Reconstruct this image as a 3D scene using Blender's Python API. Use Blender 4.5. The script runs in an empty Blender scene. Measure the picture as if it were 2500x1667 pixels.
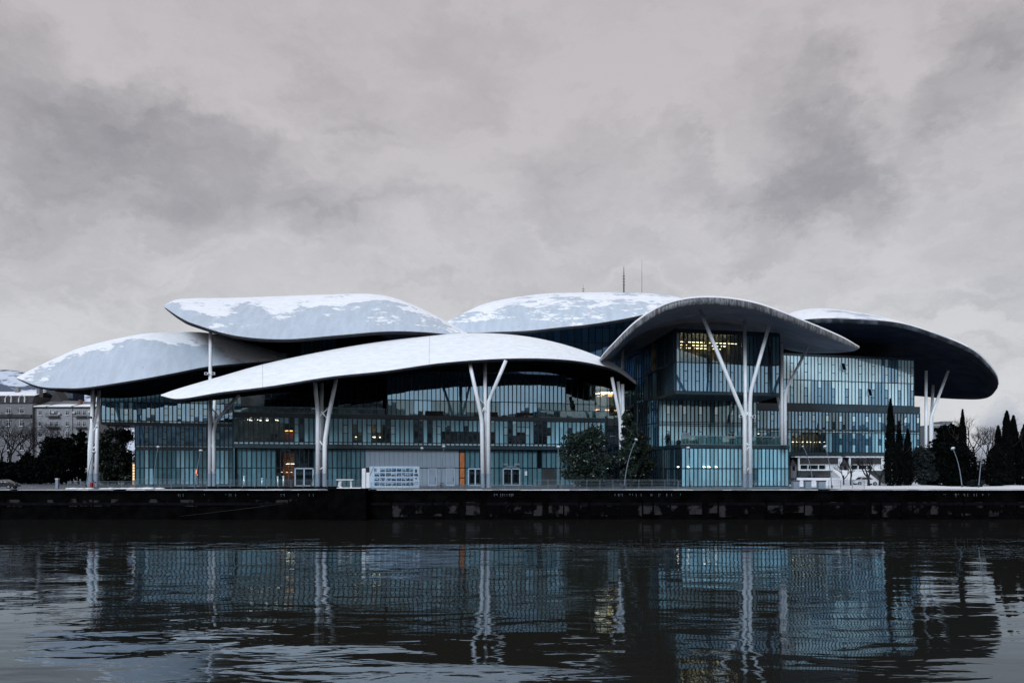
import bpy, math, random
import numpy as np
from mathutils import Vector, Matrix
random.seed(7); rng = np.random.default_rng(7)
S = bpy.context.scene; COL = S.collection
F, HC, HY = 1750.0, 2.96, 1147.0
# ------------------------------------------------------------------ camera, sky, sun, exposure
cd = bpy.data.cameras.new('camera'); cam = bpy.data.objects.new('camera', cd); COL.objects.link(cam)
cam.location = (0, 0, HC); cam.rotation_euler = (math.pi / 2, 0, 0)
cd.sensor_width = 36; cd.lens = 36 * F / 2500; cd.shift_y = (HY - 833.5) / 2500
cd.clip_start = .1; cd.clip_end = 6000; S.camera = cam
SUN_EL, SUN_AZ = math.radians(30), math.radians(198)     # azimuth from +Y clockwise: behind the viewer, to the left
SKY_GAIN = .81
world = bpy.data.worlds.new('World'); S.world = world; world.use_nodes = True
nt = world.node_tree; nt.nodes.clear()
def N(t, ty, **kw):
    n = t.nodes.new(ty)
    for k, v in kw.items(): setattr(n, k, v)
    return n
def setin(t, n, i, v):
    if isinstance(v, bpy.types.NodeSocket): t.links.new(v, n.inputs[i])
    elif v is not None: n.inputs[i].default_value = v
def M(t, op, a, b=None, c=None, clamp=False):
    n = N(t, 'ShaderNodeMath', operation=op, use_clamp=clamp)
    for i, v in enumerate((a, b, c)): setin(t, n, i, v)
    return n.outputs[0]
def VM(t, op, a, b=None, out=0):
    n = N(t, 'ShaderNodeVectorMath', operation=op)
    setin(t, n, 0, a)
    if b is not None: setin(t, n, 1, b)
    return n.outputs[out]
def MR(t, v, a, b, c=0.0, d=1.0, smooth=True):
    n = N(t, 'ShaderNodeMapRange', interpolation_type='SMOOTHSTEP' if smooth else 'LINEAR', clamp=True)
    for i, x in enumerate((v, a, b, c, d)): setin(t, n, i, x)
    return n.outputs[0]
def MIX(t, f, a, b):
    n = N(t, 'ShaderNodeMix', data_type='RGBA')
    setin(t, n, 0, f); setin(t, n, 6, c4(a)); setin(t, n, 7, c4(b))
    return n.outputs[2]
def c4(c): return c if isinstance(c, bpy.types.NodeSocket) or len(c) == 4 else (*c, 1)
def NOISE(t, vec, scale, detail=3, rough=.55, out=0, dist=0.0):
    n = N(t, 'ShaderNodeTexNoise'); setin(t, n, 'Vector', vec)
    n.inputs['Scale'].default_value = scale; n.inputs['Detail'].default_value = detail
    n.inputs['Roughness'].default_value = rough; n.inputs['Distortion'].default_value = dist
    return n.outputs[out]
def MAPV(t, vec, scale=(1, 1, 1), rot=(0, 0, 0), loc=(0, 0, 0)):
    n = N(t, 'ShaderNodeMapping'); setin(t, n, 0, vec)
    n.inputs['Scale'].default_value = scale; n.inputs['Rotation'].default_value = rot; n.inputs['Location'].default_value = loc
    return n.outputs[0]
tc = N(nt, 'ShaderNodeTexCoord').outputs['Generated']
dirv = VM(nt, 'NORMALIZE', tc)
warp = VM(nt, 'SUBTRACT', NOISE(nt, MAPV(nt, dirv, (1, 1, 1.5)), 3.1, 8, .64, out=1), (.5, .5, .5))
dw = VM(nt, 'NORMALIZE', VM(nt, 'ADD', dirv, VM(nt, 'MULTIPLY', warp, (.40, .40, .40))))
sep = N(nt, 'ShaderNodeSeparateXYZ'); nt.links.new(dirv, sep.inputs[0])
el = sep.outputs[2]
base = MIX(nt, MR(nt, el, 0.0, .55), (.515, .522, .54), (.425, .398, .408))
sw = N(nt, 'ShaderNodeSeparateXYZ'); nt.links.new(dw, sw.inputs[0])
den = M(nt, 'ADD', M(nt, 'ABSOLUTE', sw.outputs[2]), .16)
cmb = N(nt, 'ShaderNodeCombineXYZ'); setin(nt, cmb, 0, M(nt, 'DIVIDE', sw.outputs[0], den)); setin(nt, cmb, 1, M(nt, 'DIVIDE', sw.outputs[1], den))
cl = MR(nt, NOISE(nt, MAPV(nt, cmb.outputs[0], (.8, 1.5, 1), (0, 0, .5)), 1.05, 5, .52), .40, .66)
dark = M(nt, 'MULTIPLY', cl, .22)
blobs = [(40, 130, 270, .26), (190, 250, 260, .30), (340, 330, 230, .34), (500, 410, 200, .36), (650, 480, 190, .38), (800, 540, 180, .36), (960, 570, 170, .2),
         (820, 190, 190, .24), (1090, 120, 200, .20), (900, 350, 150, .16), (1900, 160, 170, .24), (2010, 250, 150, .34), (1930, 390, 190, .40), (1850, 520, 150, .30), (2060, 430, 140, .2),
         (2370, 200, 210, .40), (2230, 280, 130, .24), (2490, 90, 160, .2), (1380, 430, 170, .2), (1640, 420, 120, .16), (2440, 600, 220, .2), (600, 60, 200, .12)]
for (px, py, r, s) in blobs:
    c = Vector(((px - 1250) / F, 1, (HY - py) / F)).normalized()
    d = VM(nt, 'DISTANCE', dw, tuple(c), out=1)
    rr = r / F * .90
    dark = M(nt, 'ADD', dark, MR(nt, d, rr, rr * .1, 0.0, s * .72))
lift = MR(nt, VM(nt, 'DISTANCE', dw, tuple(Vector(((1300 - 1250) / F, 1, (HY - 330) / F)).normalized()), out=1), .34, .05, 0, .10)
dark = M(nt, 'MINIMUM', M(nt, 'MAXIMUM', M(nt, 'SUBTRACT', dark, lift), 0.0), .72)
fine = M(nt, 'ADD', MR(nt, NOISE(nt, MAPV(nt, dw, (1, 1, 2.4), (0, .5, 0)), 5, 7, .66), .32, .68, -.085, .085), MR(nt, NOISE(nt, MAPV(nt, dirv, (1, 1, 2.6), (0, .6, 0)), 13, 6, .65), .3, .7, -.03, .03))
dark = M(nt, 'ADD', dark, fine)
mul = N(nt, 'ShaderNodeVectorMath', operation='MULTIPLY')
shade = MIX(nt, dark, (1, 1, 1), (.22, .235, .27))
nt.links.new(base, mul.inputs[0]); nt.links.new(shade, mul.inputs[1])
bg = N(nt, 'ShaderNodeBackground'); nt.links.new(mul.outputs[0], bg.inputs[0]); bg.inputs[1].default_value = SKY_GAIN
sky = N(nt, 'ShaderNodeTexSky', sky_type='NISHITA', sun_disc=False); sky.sun_elevation = SUN_EL; sky.sun_rotation = SUN_AZ
bg2 = N(nt, 'ShaderNodeBackground'); nt.links.new(sky.outputs[0], bg2.inputs[0]); bg2.inputs[1].default_value = .1
mxs = N(nt, 'ShaderNodeMixShader'); mxs.inputs[0].default_value = .03
nt.links.new(bg.outputs[0], mxs.inputs[1]); nt.links.new(bg2.outputs[0], mxs.inputs[2])
wo = N(nt, 'ShaderNodeOutputWorld'); nt.links.new(mxs.outputs[0], wo.inputs[0])
sd = bpy.data.lights.new('sun', 'SUN'); sd.energy = 1.5; sd.angle = math.radians(22); sd.color = (.80, .90, 1.0)
sun = bpy.data.objects.new('sun', sd); COL.objects.link(sun)
sdir = Vector((math.sin(SUN_AZ) * math.cos(SUN_EL), math.cos(SUN_AZ) * math.cos(SUN_EL), math.sin(SUN_EL)))
sun.rotation_euler = sdir.to_track_quat('Z', 'Y').to_euler()
V = S.view_settings; V.view_transform = 'Standard'; V.look = 'None'; V.gamma = 1; V.use_curve_mapping = False; V.exposure = .66
S.render.engine = 'CYCLES'; cy = S.cycles
cy.use_denoising = True; cy.max_bounces = 7; cy.diffuse_bounces = 2; cy.glossy_bounces = 4; cy.transparent_max_bounces = 12
cy.transmission_bounces = 2; cy.volume_bounces = 2; cy.caustics_reflective = False; cy.caustics_refractive = False; cy.sample_clamp_indirect = 4

# ------------------------------------------------------------------ materials
MATS = {}
def mat(name, col, rough=.6, metal=0.0, var=.12, nscale=1.5, bump=0.0, bscale=8, col2=None, spec=.5, stretch=(1, 1, 1), lo=.35, hi=.65, emit=None, coat=0.0):
    m = bpy.data.materials.new(name); m.use_nodes = True; t = m.node_tree; b = t.nodes['Principled BSDF']
    co = N(t, 'ShaderNodeTexCoord').outputs['Object']
    v = MAPV(t, co, stretch)
    n = NOISE(t, v, nscale, 5, .6)
    c2 = col2 if col2 else tuple(max(0, x * (1 - 2 * var)) for x in col)
    t.links.new(MIX(t, MR(t, n, lo, hi), c2, col), b.inputs['Base Color'])
    b.inputs['Metallic'].default_value = metal; b.inputs['Specular IOR Level'].default_value = spec
    t.links.new(MR(t, NOISE(t, co, nscale * 3, 3), .3, .7, max(rough - .08, 0), min(1, rough + .08)), b.inputs['Roughness'])
    if bump:
        bn = N(t, 'ShaderNodeBump'); bn.inputs['Strength'].default_value = bump; bn.inputs['Distance'].default_value = .05
        t.links.new(NOISE(t, v, bscale, 4), bn.inputs['Height']); t.links.new(bn.outputs[0], b.inputs['Normal'])
    if emit: b.inputs['Emission Color'].default_value = (*emit[:3], 1); b.inputs['Emission Strength'].default_value = emit[3]
    if coat: b.inputs['Coat Weight'].default_value = coat
    MATS[name] = m; return m
def glassmat(name, frit, fritfac, tint, refl, rough=.0, gtint=(.78, .93, 1), wav=0.0, rnd=.25):
    """pane: part printed ceramic frit (diffuse), part see-through tinted glass, with a coated mirror-like surface"""
    m = bpy.data.materials.new(name); m.use_nodes = True; t = m.node_tree; t.nodes.clear()
    oi = N(t, 'ShaderNodeObjectInfo'); r = oi.outputs['Random']
    co = N(t, 'ShaderNodeTexCoord').outputs['Object']
    df = N(t, 'ShaderNodeBsdfDiffuse'); tr = N(t, 'ShaderNodeBsdfTransparent'); gl = N(t, 'ShaderNodeBsdfGlossy')
    vs = VM(t, 'ADD', MAPV(t, co, (.9, 1, .35)), VM(t, 'MULTIPLY', N(t, 'ShaderNodeCombineXYZ').outputs[0], (1, 1, 1)))
    sc = N(t, 'ShaderNodeVectorMath', operation='SCALE'); t.links.new(oi.outputs['Location'], sc.inputs[0]); sc.inputs['Scale'].default_value = 1
    geo = N(t, 'ShaderNodeNewGeometry').outputs['Position']
    streak = NOISE(t, MAPV(t, geo, (2.6, 2.6, .35)), 1.0, 4, .6)
    k = M(t, 'ADD', M(t, 'MULTIPLY', M(t, 'SUBTRACT', r, .5), rnd * 2), M(t, 'MULTIPLY', M(t, 'SUBTRACT', streak, .5), .5))
    k = M(t, 'ADD', 1.0, k)
    fc = VM(t, 'SCALE', c4(frit)[:3] if not isinstance(frit, bpy.types.NodeSocket) else frit)
    t.nodes[-1].inputs['Scale'].default_value = 1; t.links.new(k, t.nodes[-1].inputs['Scale'])
    t.links.new(fc, df.inputs[0])
    tr.inputs[0].default_value = (*tint, 1)
    gl.inputs[0].default_value = (*gtint, 1); gl.inputs['Roughness'].default_value = rough
    if wav:
        bn = N(t, 'ShaderNodeBump'); bn.inputs['Strength'].default_value = 1; bn.inputs['Distance'].default_value = wav
        t.links.new(NOISE(t, geo, .9, 1), bn.inputs['Height']); t.links.new(bn.outputs[0], gl.inputs['Normal'])
    a = N(t, 'ShaderNodeMixShader'); a.inputs[0].default_value = fritfac
    t.links.new(tr.outputs[0], a.inputs[1]); t.links.new(df.outputs[0], a.inputs[2])
    lw = N(t, 'ShaderNodeFresnel'); lw.inputs[0].default_value = 1.5
    f = M(t, 'ADD', refl, M(t, 'MULTIPLY', lw.outputs[0], 1 - refl), clamp=True)
    b = N(t, 'ShaderNodeMixShader'); t.links.new(f, b.inputs[0]); t.links.new(a.outputs[0], b.inputs[1]); t.links.new(gl.outputs[0], b.inputs[2])
    o = N(t, 'ShaderNodeOutputMaterial'); t.links.new(b.outputs[0], o.inputs[0])
    MATS[name] = m; return m
def emis(name, col, s):
    m = bpy.data.materials.new(name); m.use_nodes = True; t = m.node_tree; t.nodes.clear()
    e = N(t, 'ShaderNodeEmission'); e.inputs[0].default_value = (*col, 1); e.inputs[1].default_value = s
    o = N(t, 'ShaderNodeOutputMaterial'); t.links.new(e.outputs[0], o.inputs[0]); MATS[name] = m
def snowshell(name, concrete, cover, zb=.9, snow=(.86, .89, .95), nsc=.22, dirt=(.55, .62, .72)):
    """roof membrane with wind-torn snow lying where the shell is flat enough to hold it"""
    m = bpy.data.materials.new(name); m.use_nodes = True; t = m.node_tree; b = t.nodes['Principled BSDF']
    g = N(t, 'ShaderNodeNewGeometry'); pos = g.outputs['Position']
    sp = N(t, 'ShaderNodeSeparateXYZ'); t.links.new(g.outputs['Normal'], sp.inputs[0])
    n1 = NOISE(t, MAPV(t, pos, (.55, 1, 1.2)), nsc, 7, .62); n2 = NOISE(t, MAPV(t, pos, (.5, 1, 2.2)), nsc * 6, 4, .65)
    h = M(t, 'ADD', M(t, 'MULTIPLY', sp.outputs[2], zb), M(t, 'ADD', M(t, 'MULTIPLY', n1, 1.5), M(t, 'MULTIPLY', n2, .55)))
    msk = MR(t, h, cover, cover + .035)
    streak = NOISE(t, MAPV(t, pos, (1.2, .5, .25)), .8, 5, .65)
    cc = MIX(t, MR(t, streak, .3, .7), tuple(x * .86 for x in concrete), concrete)
    cc = MIX(t, MR(t, NOISE(t, pos, 2.6, 2), .70, .76), cc, (.2, .22, .25))
    sn = MIX(t, MR(t, NOISE(t, MAPV(t, pos, (.5, 1, 2)), 1.3, 6, .7), .3, .62), tuple(x * .86 for x in snow), snow)
    t.links.new(MIX(t, msk, cc, sn), b.inputs['Base Color'])
    t.links.new(MR(t, msk, 0, 1, .42, .8), b.inputs['Roughness'])
    bn = N(t, 'ShaderNodeBump'); bn.inputs['Strength'].default_value = .5; bn.inputs['Distance'].default_value = .12
    t.links.new(M(t, 'ADD', M(t, 'MULTIPLY', msk, .6), M(t, 'MULTIPLY', n2, .6)), bn.inputs['Height']); t.links.new(bn.outputs[0], b.inputs['Normal'])
    MATS[name] = m
snowshell('membrane_left', (.52, .595, .70), 2.42, 2.0)
snowshell('membrane_upper', (.52, .595, .70), 2.58, 2.0)
snowshell('snow_full', (.74, .80, .88), .85, snow=(.86, .90, .95))
snowshell('snow_rear', (.52, .60, .70), 1.72)
snowshell('snow_arch', (.5, .56, .62), 1.1)
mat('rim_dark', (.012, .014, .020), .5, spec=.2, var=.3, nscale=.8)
mat('rim_streaked', (.22, .23, .25), .5, col2=(.045, .048, .056), nscale=2.2, stretch=(1.4, 1, .2), lo=.38, hi=.66, bump=.3)
mat('rim_smudged', (.07, .085, .11), .4, spec=.2, col2=(.012, .015, .02), nscale=.5, stretch=(1, 1, .5), lo=.45, hi=.7)
mat('shade_black', (.003, .0045, .008), .8, spec=.02, var=.25, nscale=.15)  # pale concrete undersides: their deep shade is put into this near-black colour
mat('soffit_navy', (.010, .017, .036), .7, spec=.08, var=.2, nscale=.1)  # far right underside: shade painted into the colour; tower wall reuses it
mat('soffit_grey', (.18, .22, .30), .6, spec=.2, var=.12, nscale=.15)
mat('column_white', (.82, .86, .92), .35, var=.05, nscale=.5)
mat('column_sleeve', (.24, .30, .38), .4, var=.08, nscale=.7)
mat('fin', (.008, .020, .030), .35, metal=.0, var=.2)
mat('ledge', (.020, .045, .062), .35, var=.15, nscale=.6)
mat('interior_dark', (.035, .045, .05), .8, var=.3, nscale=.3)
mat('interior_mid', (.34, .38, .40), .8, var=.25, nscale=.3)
mat('interior_warm', (.72, .56, .34), .8, var=.3, nscale=.4)
mat('orange_wall', (.62, .20, .06), .6, var=.25, nscale=.6)
mat('red_shelf', (.45, .06, .03), .6, var=.4, nscale=2)
mat('furniture', (.30, .33, .35), .7, col2=(.02, .02, .025), nscale=.6, lo=.45, hi=.55)
mat('panel_grey', (.25, .315, .39), .45, var=.07, nscale=.4)
mat('door_frame', (.40, .50, .62), .4, var=.05)
mat('metal_rail', (.20, .25, .30), .4, metal=.3, var=.1)
mat('dark_metal', (.03, .035, .04), .4, var=.2)
mat('snow', (.86, .88, .93), .8, var=.06, nscale=.6, bump=.4, bscale=1.5)
mat('white_paint', (.72, .75, .80), .5, var=.05, nscale=.8)
mat('rusty_white', (.66, .69, .74), .6, col2=(.30, .16, .06), nscale=.45, stretch=(1.6, 1, .1), lo=.28, hi=.36)
mat('quay_stone', (.0026, .0026, .0030), .75, var=.4, nscale=.5, bump=.5, spec=.02)
mat('quay_panel', (.030, .029, .031), .8, col2=(.0012, .0012, .0018), nscale=.42, stretch=(1, 1, .9), lo=.50, hi=.60, bump=.4, bscale=3, spec=.03)
mat('coping', (.004, .005, .007), .7, var=.3, spec=.04)
mat('paving', (.10, .12, .145), .45, col2=(.62, .65, .70), nscale=.13, lo=.30, hi=.36, bump=.2)
mat('lawn_snow', (.84, .86, .92), .8, col2=(.05, .05, .045), nscale=.35, lo=.24, hi=.33, bump=.6, bscale=1)
mat('leaf_dark', (.012, .022, .014), .45, col2=(.003, .006, .0055), nscale=.8, spec=.25)
mat('leaf_gloss', (.024, .044, .032), .4, col2=(.004, .010, .010), nscale=.7, spec=.4)
mat('needle_dark', (.0035, .0058, .0056), .8, var=.4, nscale=.8, spec=.06)
mat('needle_blue', (.011, .019, .021), .7, var=.4, nscale=.8, spec=.3)
mat('bark', (.022, .020, .022), .8, var=.3, nscale=3, spec=.2)
mat('twig_brown', (.036, .032, .038), .85, var=.3, spec=.1)
mat('wall_pale', (.27, .28, .305), .8, var=.10, nscale=.12)
mat('wall_grey', (.17, .175, .195), .8, var=.12, nscale=.12)
mat('mansard', (.030, .030, .036), .7, var=.3)
mat('roof_metal', (.13, .14, .16), .5, var=.2, nscale=.4)
mat('trim_white', (.5, .52, .56), .6, var=.05)
mat('win_dark', (.015, .018, .022), .1, var=.3, spec=.8)
mat('orange_brick', (.16, .085, .06), .8, var=.2)
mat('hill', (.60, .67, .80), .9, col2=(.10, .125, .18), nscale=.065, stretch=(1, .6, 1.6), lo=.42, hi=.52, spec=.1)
mat('far_bank', (.10, .11, .12), .9, col2=(.010, .014, .014), nscale=.04, lo=.4, hi=.6, spec=.1)
mat('car_blue', (.03, .045, .09), .25, var=.1, coat=.6)
mat('car_dark', (.02, .02, .028), .25, var=.1, coat=.6)
mat('car_white', (.60, .63, .68), .3, var=.05, coat=.6)
mat('tyre', (.01, .01, .01), .8)
mat('red_plastic', (.30, .012, .015), .4, var=.1)
mat('lime', (.30, .42, .04), .6, var=.1)
mat('beige_wood', (.10, .065, .045), .7, var=.2)
emis('lamp_warm', (1.0, .80, .48), 9.0); emis('lamp_white', (1, .93, .78), 7.0); emis('lamp_soft', (1, .66, .40), 1.0); emis('lamp_red', (1, .10, .04), 4.0); emis('lamp_orange', (1.0, .50, .18), 6.0)
glassmat('frit', (.34, .65, .79), .93, (.5, .7, .75), .15, gtint=(.65, .9, 1))
glassmat('frit_deep', (.12, .26, .32), .85, (.3, .5, .55), .14, gtint=(.6, .88, 1))
glassmat('frit_sky', (.58, .86, .97), .93, (.6, .8, .85), .30, gtint=(.7, .92, 1), rnd=.10)
glassmat('clear', (.05, .08, .09), .06, (.74, .78, .76), .14, gtint=(.65, .88, 1))
glassmat('clear_dark', (.02, .035, .045), .35, (.25, .33, .36), .24, gtint=(.6, .85, 1))
glassmat('mirror', (.07, .19, .30), .8, (.3, .45, .5), .46, gtint=(.48, .77, 1))
glassmat('blue_glass', (.075, .20, .38), .9, (.2, .3, .4), .14, gtint=(.35, .6, 1))
glassmat('balustrade_glass', (.10, .2, .2), .2, (.55, .75, .75), .10)

# ------------------------------------------------------------------ object helpers
def W(px, py, D): return Vector(((px - 1250) * D / F, D, HC + (HY - py) * D / F))
def X(px, D): return (px - 1250) * D / F
def Z(py, D): return HC + (HY - py) * D / F
def link(o, parent=None):
    COL.objects.link(o)
    if parent is not None: o.parent = parent
    return o
def tag(o, label=None, cat=None, group=None, kind=None):
    for k, v in (('label', label), ('category', cat), ('group', group), ('kind', kind)):
        if v: o[k] = v
    return o
def empty(name, loc, label, cat, group=None, rz=0):
    o = bpy.data.objects.new(name, None); o.empty_display_size = .3; o.location = loc; o.rotation_euler = (0, 0, rz)
    return tag(link(o), label, cat, group)
class MB:
    def __init__(s): s.v = []; s.f = []
    def box(s, x0, x1, y0, y1, z0, z1):
        b = len(s.v); s.v += [(x, y, z) for z in (z0, z1) for y in (y0, y1) for x in (x0, x1)]
        s.f += [tuple(b + i for i in q) for q in ((0, 2, 3, 1), (4, 5, 7, 6), (0, 1, 5, 4), (2, 6, 7, 3), (0, 4, 6, 2), (1, 3, 7, 5))]
        return s
    def obox(s, p, u, n, lu, ln, z0, z1):
        """box from point p along u (length lu) and n (length ln)"""
        b = len(s.v)
        for z in (z0, z1):
            for j in (0, ln):
                for i in (0, lu): s.v.append((p[0] + u[0] * i + n[0] * j, p[1] + u[1] * i + n[1] * j, z))
        s.f += [tuple(b + i for i in q) for q in ((0, 2, 3, 1), (4, 5, 7, 6), (0, 1, 5, 4), (2, 6, 7, 3), (0, 4, 6, 2), (1, 3, 7, 5))]
        return s
    def poly(s, pts):
        b = len(s.v); s.v += [tuple(p) for p in pts]; s.f.append(tuple(range(b, b + len(pts)))); return s
    def prism(s, ring, z0, z1):
        b = len(s.v); n = len(ring)
        s.v += [(x, y, z0) for x, y in ring] + [(x, y, z1) for x, y in ring]
        s.f.append(tuple(b + i for i in range(n))[::-1]); s.f.append(tuple(b + n + i for i in range(n)))
        for i in range(n): s.f.append((b + i, b + (i + 1) % n, b + n + (i + 1) % n, b + n + i))
        return s
    def tube(s, pts, rad, seg=12, cap=True):
        pts = [Vector(p) for p in pts]; n = len(pts)
        rad = rad if hasattr(rad, '__len__') else [rad] * n
        b = len(s.v); up = None
        for i, p in enumerate(pts):
            t = (pts[min(i + 1, n - 1)] - pts[max(i - 1, 0)]).normalized()
            if up is None: up = t.orthogonal().normalized()
            up = (up - t * up.dot(t)).normalized(); w = t.cross(up)
            for k in range(seg):
                a = 2 * math.pi * k / seg; s.v.append(tuple(p + (up * math.cos(a) + w * math.sin(a)) * rad[i]))
        for i in range(n - 1):
            for k in range(seg):
                k2 = (k + 1) % seg
                s.f.append((b + i * seg + k, b + i * seg + k2, b + (i + 1) * seg + k2, b + (i + 1) * seg + k))
        if cap:
            s.f.append(tuple(b + k for k in range(seg))[::-1]); s.f.append(tuple(b + (n - 1) * seg + k for k in range(seg)))
        return s
    def ellipsoid(s, c, r, nu=14, nv=9, rot=None):
        b = len(s.v)
        for j in range(nv + 1):
            th = math.pi * j / nv
            for i in range(nu):
                ph = 2 * math.pi * i / nu
                p = Vector((r[0] * math.sin(th) * math.cos(ph), r[1] * math.sin(th) * math.sin(ph), r[2] * math.cos(th)))
                if rot: p = rot @ p
                s.v.append(tuple(Vector(c) + p))
        for j in range(nv):
            for i in range(nu):
                i2 = (i + 1) % nu; s.f.append((b + j * nu + i, b + (j + 1) * nu + i, b + (j + 1) * nu + i2, b + j * nu + i2))
        return s
    def mesh(s, name, m, smooth=False):
        me = bpy.data.meshes.new(name); me.from_pydata(s.v, [], s.f); me.update()
        if m: me.materials.append(MATS[m] if isinstance(m, str) else m)
        if smooth: me.polygons.foreach_set('use_smooth', [True] * len(me.polygons))
        return me
    def build(s, name, m, parent=None, smooth=False, origin=None, local=True, **tg):
        """vertices are world coordinates unless the parent has moved; origin shifts them"""
        off = Vector(origin) if origin is not None else (parent.matrix_local.translation if parent is not None and local and parent.parent is None else Vector())
        if parent is not None and origin is None and local and parent.rotation_euler.z:
            mi = parent.matrix_local.inverted() if False else (Matrix.Translation(parent.location) @ Matrix.Rotation(parent.rotation_euler.z, 4, 'Z')).inverted()
            s.v = [tuple(mi @ Vector(v)) for v in s.v]; off = Vector()
        elif parent is not None and origin is None and local: off = Vector(parent.location)
        if off.length: s.v = [(v[0] - off.x, v[1] - off.y, v[2] - off.z) for v in s.v]
        o = bpy.data.objects.new(name, s.mesh(name, m, smooth)); link(o, parent)
        if origin is not None and parent is None: o.location = origin
        elif origin is not None: o.location = Vector(origin) - Vector(parent.location)
        return tag(o, **tg) if tg else o
def catmull(P, n):
    P = np.array(P, float); m = len(P); out = []
    for k in range(n):
        t = k / (n - 1) * (m - 1); i = min(int(t), m - 2); f = t - i
        p0, p1, p2, p3 = P[max(i - 1, 0)], P[i], P[i + 1], P[min(i + 2, m - 1)]
        if i == 0: p0 = 2 * p1 - p2
        if i == m - 2: p3 = 2 * p2 - p1
        out.append(.5 * ((2 * p1) + (-p0 + p2) * f + (2 * p0 - 5 * p1 + 4 * p2 - p3) * f * f + (-p0 + 3 * p1 - 3 * p2 + p3) * f ** 3))
    return np.array(out)
# ------------------------------------------------------------------ setting
def sheet(name, x0, x1, y0, y1, z, m, nx=1, ny=1, hf=None):
    mb = MB()
    for j in range(ny + 1):
        for i in range(nx + 1):
            x = x0 + (x1 - x0) * i / nx; y = y0 + (y1 - y0) * j / ny
            mb.v.append((x, y, z + (hf(x, y) if hf else 0)))
    for j in range(ny):
        for i in range(nx):
            a = j * (nx + 1) + i; mb.f.append((a, a + 1, a + nx + 2, a + nx + 1))
    return mb.build(name, m, smooth=bool(hf), kind='structure')
# river
m = bpy.data.materials.new('river_water'); m.use_nodes = True; t = m.node_tree; b = t.nodes['Principled BSDF']
b.inputs['Base Color'].default_value = (.0145, .0138, .0125, 1); b.inputs['Roughness'].default_value = .015
b.inputs['IOR'].default_value = 1.5; b.inputs['Specular IOR Level'].default_value = .5; b.inputs['Specular Tint'].default_value = (.62, .82, 1.0, 1)
pos = N(t, 'ShaderNodeNewGeometry').outputs['Position']
sw_ = NOISE(t, MAPV(t, pos, (.055, .19, 1)), 1.0, 1, .4)
rp = NOISE(t, MAPV(t, pos, (.26, .70, 1), (0, 0, .06)), 1.0, 3, .42, dist=.5)
fn = NOISE(t, MAPV(t, pos, (1.2, 4, 1)), 1.0, 2, .5)
gust = MR(t, NOISE(t, MAPV(t, pos, (.02, .05, 1)), 1.0, 2), .42, .62, .12, .8)
# a breeze-roughened tongue of water under the far bank on the left
sx = N(t, 'ShaderNodeSeparateXYZ'); t.links.new(pos, sx.inputs[0])
tongue = M(t, 'MULTIPLY', MR(t, sx.outputs[1], 76, 92), MR(t, sx.outputs[0], -36, -52))
h = M(t, 'ADD', M(t, 'MULTIPLY', sw_, 1.7), M(t, 'ADD', M(t, 'MULTIPLY', rp, .56), M(t, 'MULTIPLY', fn, M(t, 'ADD', M(t, 'MULTIPLY', gust, .022), M(t, 'MULTIPLY', tongue, .16)))))
bn = N(t, 'ShaderNodeBump'); bn.inputs['Strength'].default_value = 1; bn.inputs['Distance'].default_value = .060
t.links.new(h, bn.inputs['Height'])
t.nodes.remove(b); wd_ = N(t, 'ShaderNodeBsdfDiffuse'); wd_.inputs[0].default_value = (.0170, .0172, .0145, 1)
wg = N(t, 'ShaderNodeBsdfGlossy'); wg.inputs[0].default_value = (.68, .80, .90, 1); wg.inputs['Roughness'].default_value = .015
fr = N(t, 'ShaderNodeFresnel'); fr.inputs[0].default_value = 1.48; t.links.new(bn.outputs[0], fr.inputs[1]); t.links.new(bn.outputs[0], wg.inputs['Normal'])
wm = N(t, 'ShaderNodeMixShader'); t.links.new(M(t, 'ADD', M(t, 'MULTIPLY', fr.outputs[0], .98), .015), wm.inputs[0]); t.links.new(wd_.outputs[0], wm.inputs[1]); t.links.new(wg.outputs[0], wm.inputs[2])
t.links.new(wm.outputs[0], [n_ for n_ in t.nodes if n_.type == 'OUTPUT_MATERIAL'][0].inputs[0]); MATS['water'] = m
sheet('river', -520, 520, 2.5, 109, -4.5, 'water')
sheet('river_bed', -560, 560, -20, 130, -7.0, 'quay_stone')
# far side ground
sheet('ground', -1500, 1500, 109, 2500, -.02, 'paving')
sheet('snowy_lawn', 50.5, 190, 109.8, 150, .0, 'lawn_snow', 60, 20, lambda x, y: .04 + .45 * max(0, min(1, (y - 109.8) / 9)) * (.6 + .4 * math.sin(x * .35) * math.sin(x * .13 + 1)) * max(0, min(1, (x - 50.5) / 6)))
sheet('promenade', -190, 50.4, 109.6, 121, .012, 'paving')
MB().box(-55.5, -29, 113.5, 121.5, .016, .22).build('promenade_step', 'coping', kind='structure')
mb = MB(); x = -70.0
while x < -55.8:
    w = random.uniform(.5, 1.8)
    if random.random() > .1: mb.ellipsoid((x + w / 2, 112.5 + random.uniform(-.3, .3), .03), (w * .6, .6, random.uniform(.12, .26)), 12, 6)
    x += w * .8
mb.build('snow_bank', 'snow', smooth=True, kind='stuff', label='low bank of snow lying along the promenade left of the steps', cat='snow')
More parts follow.
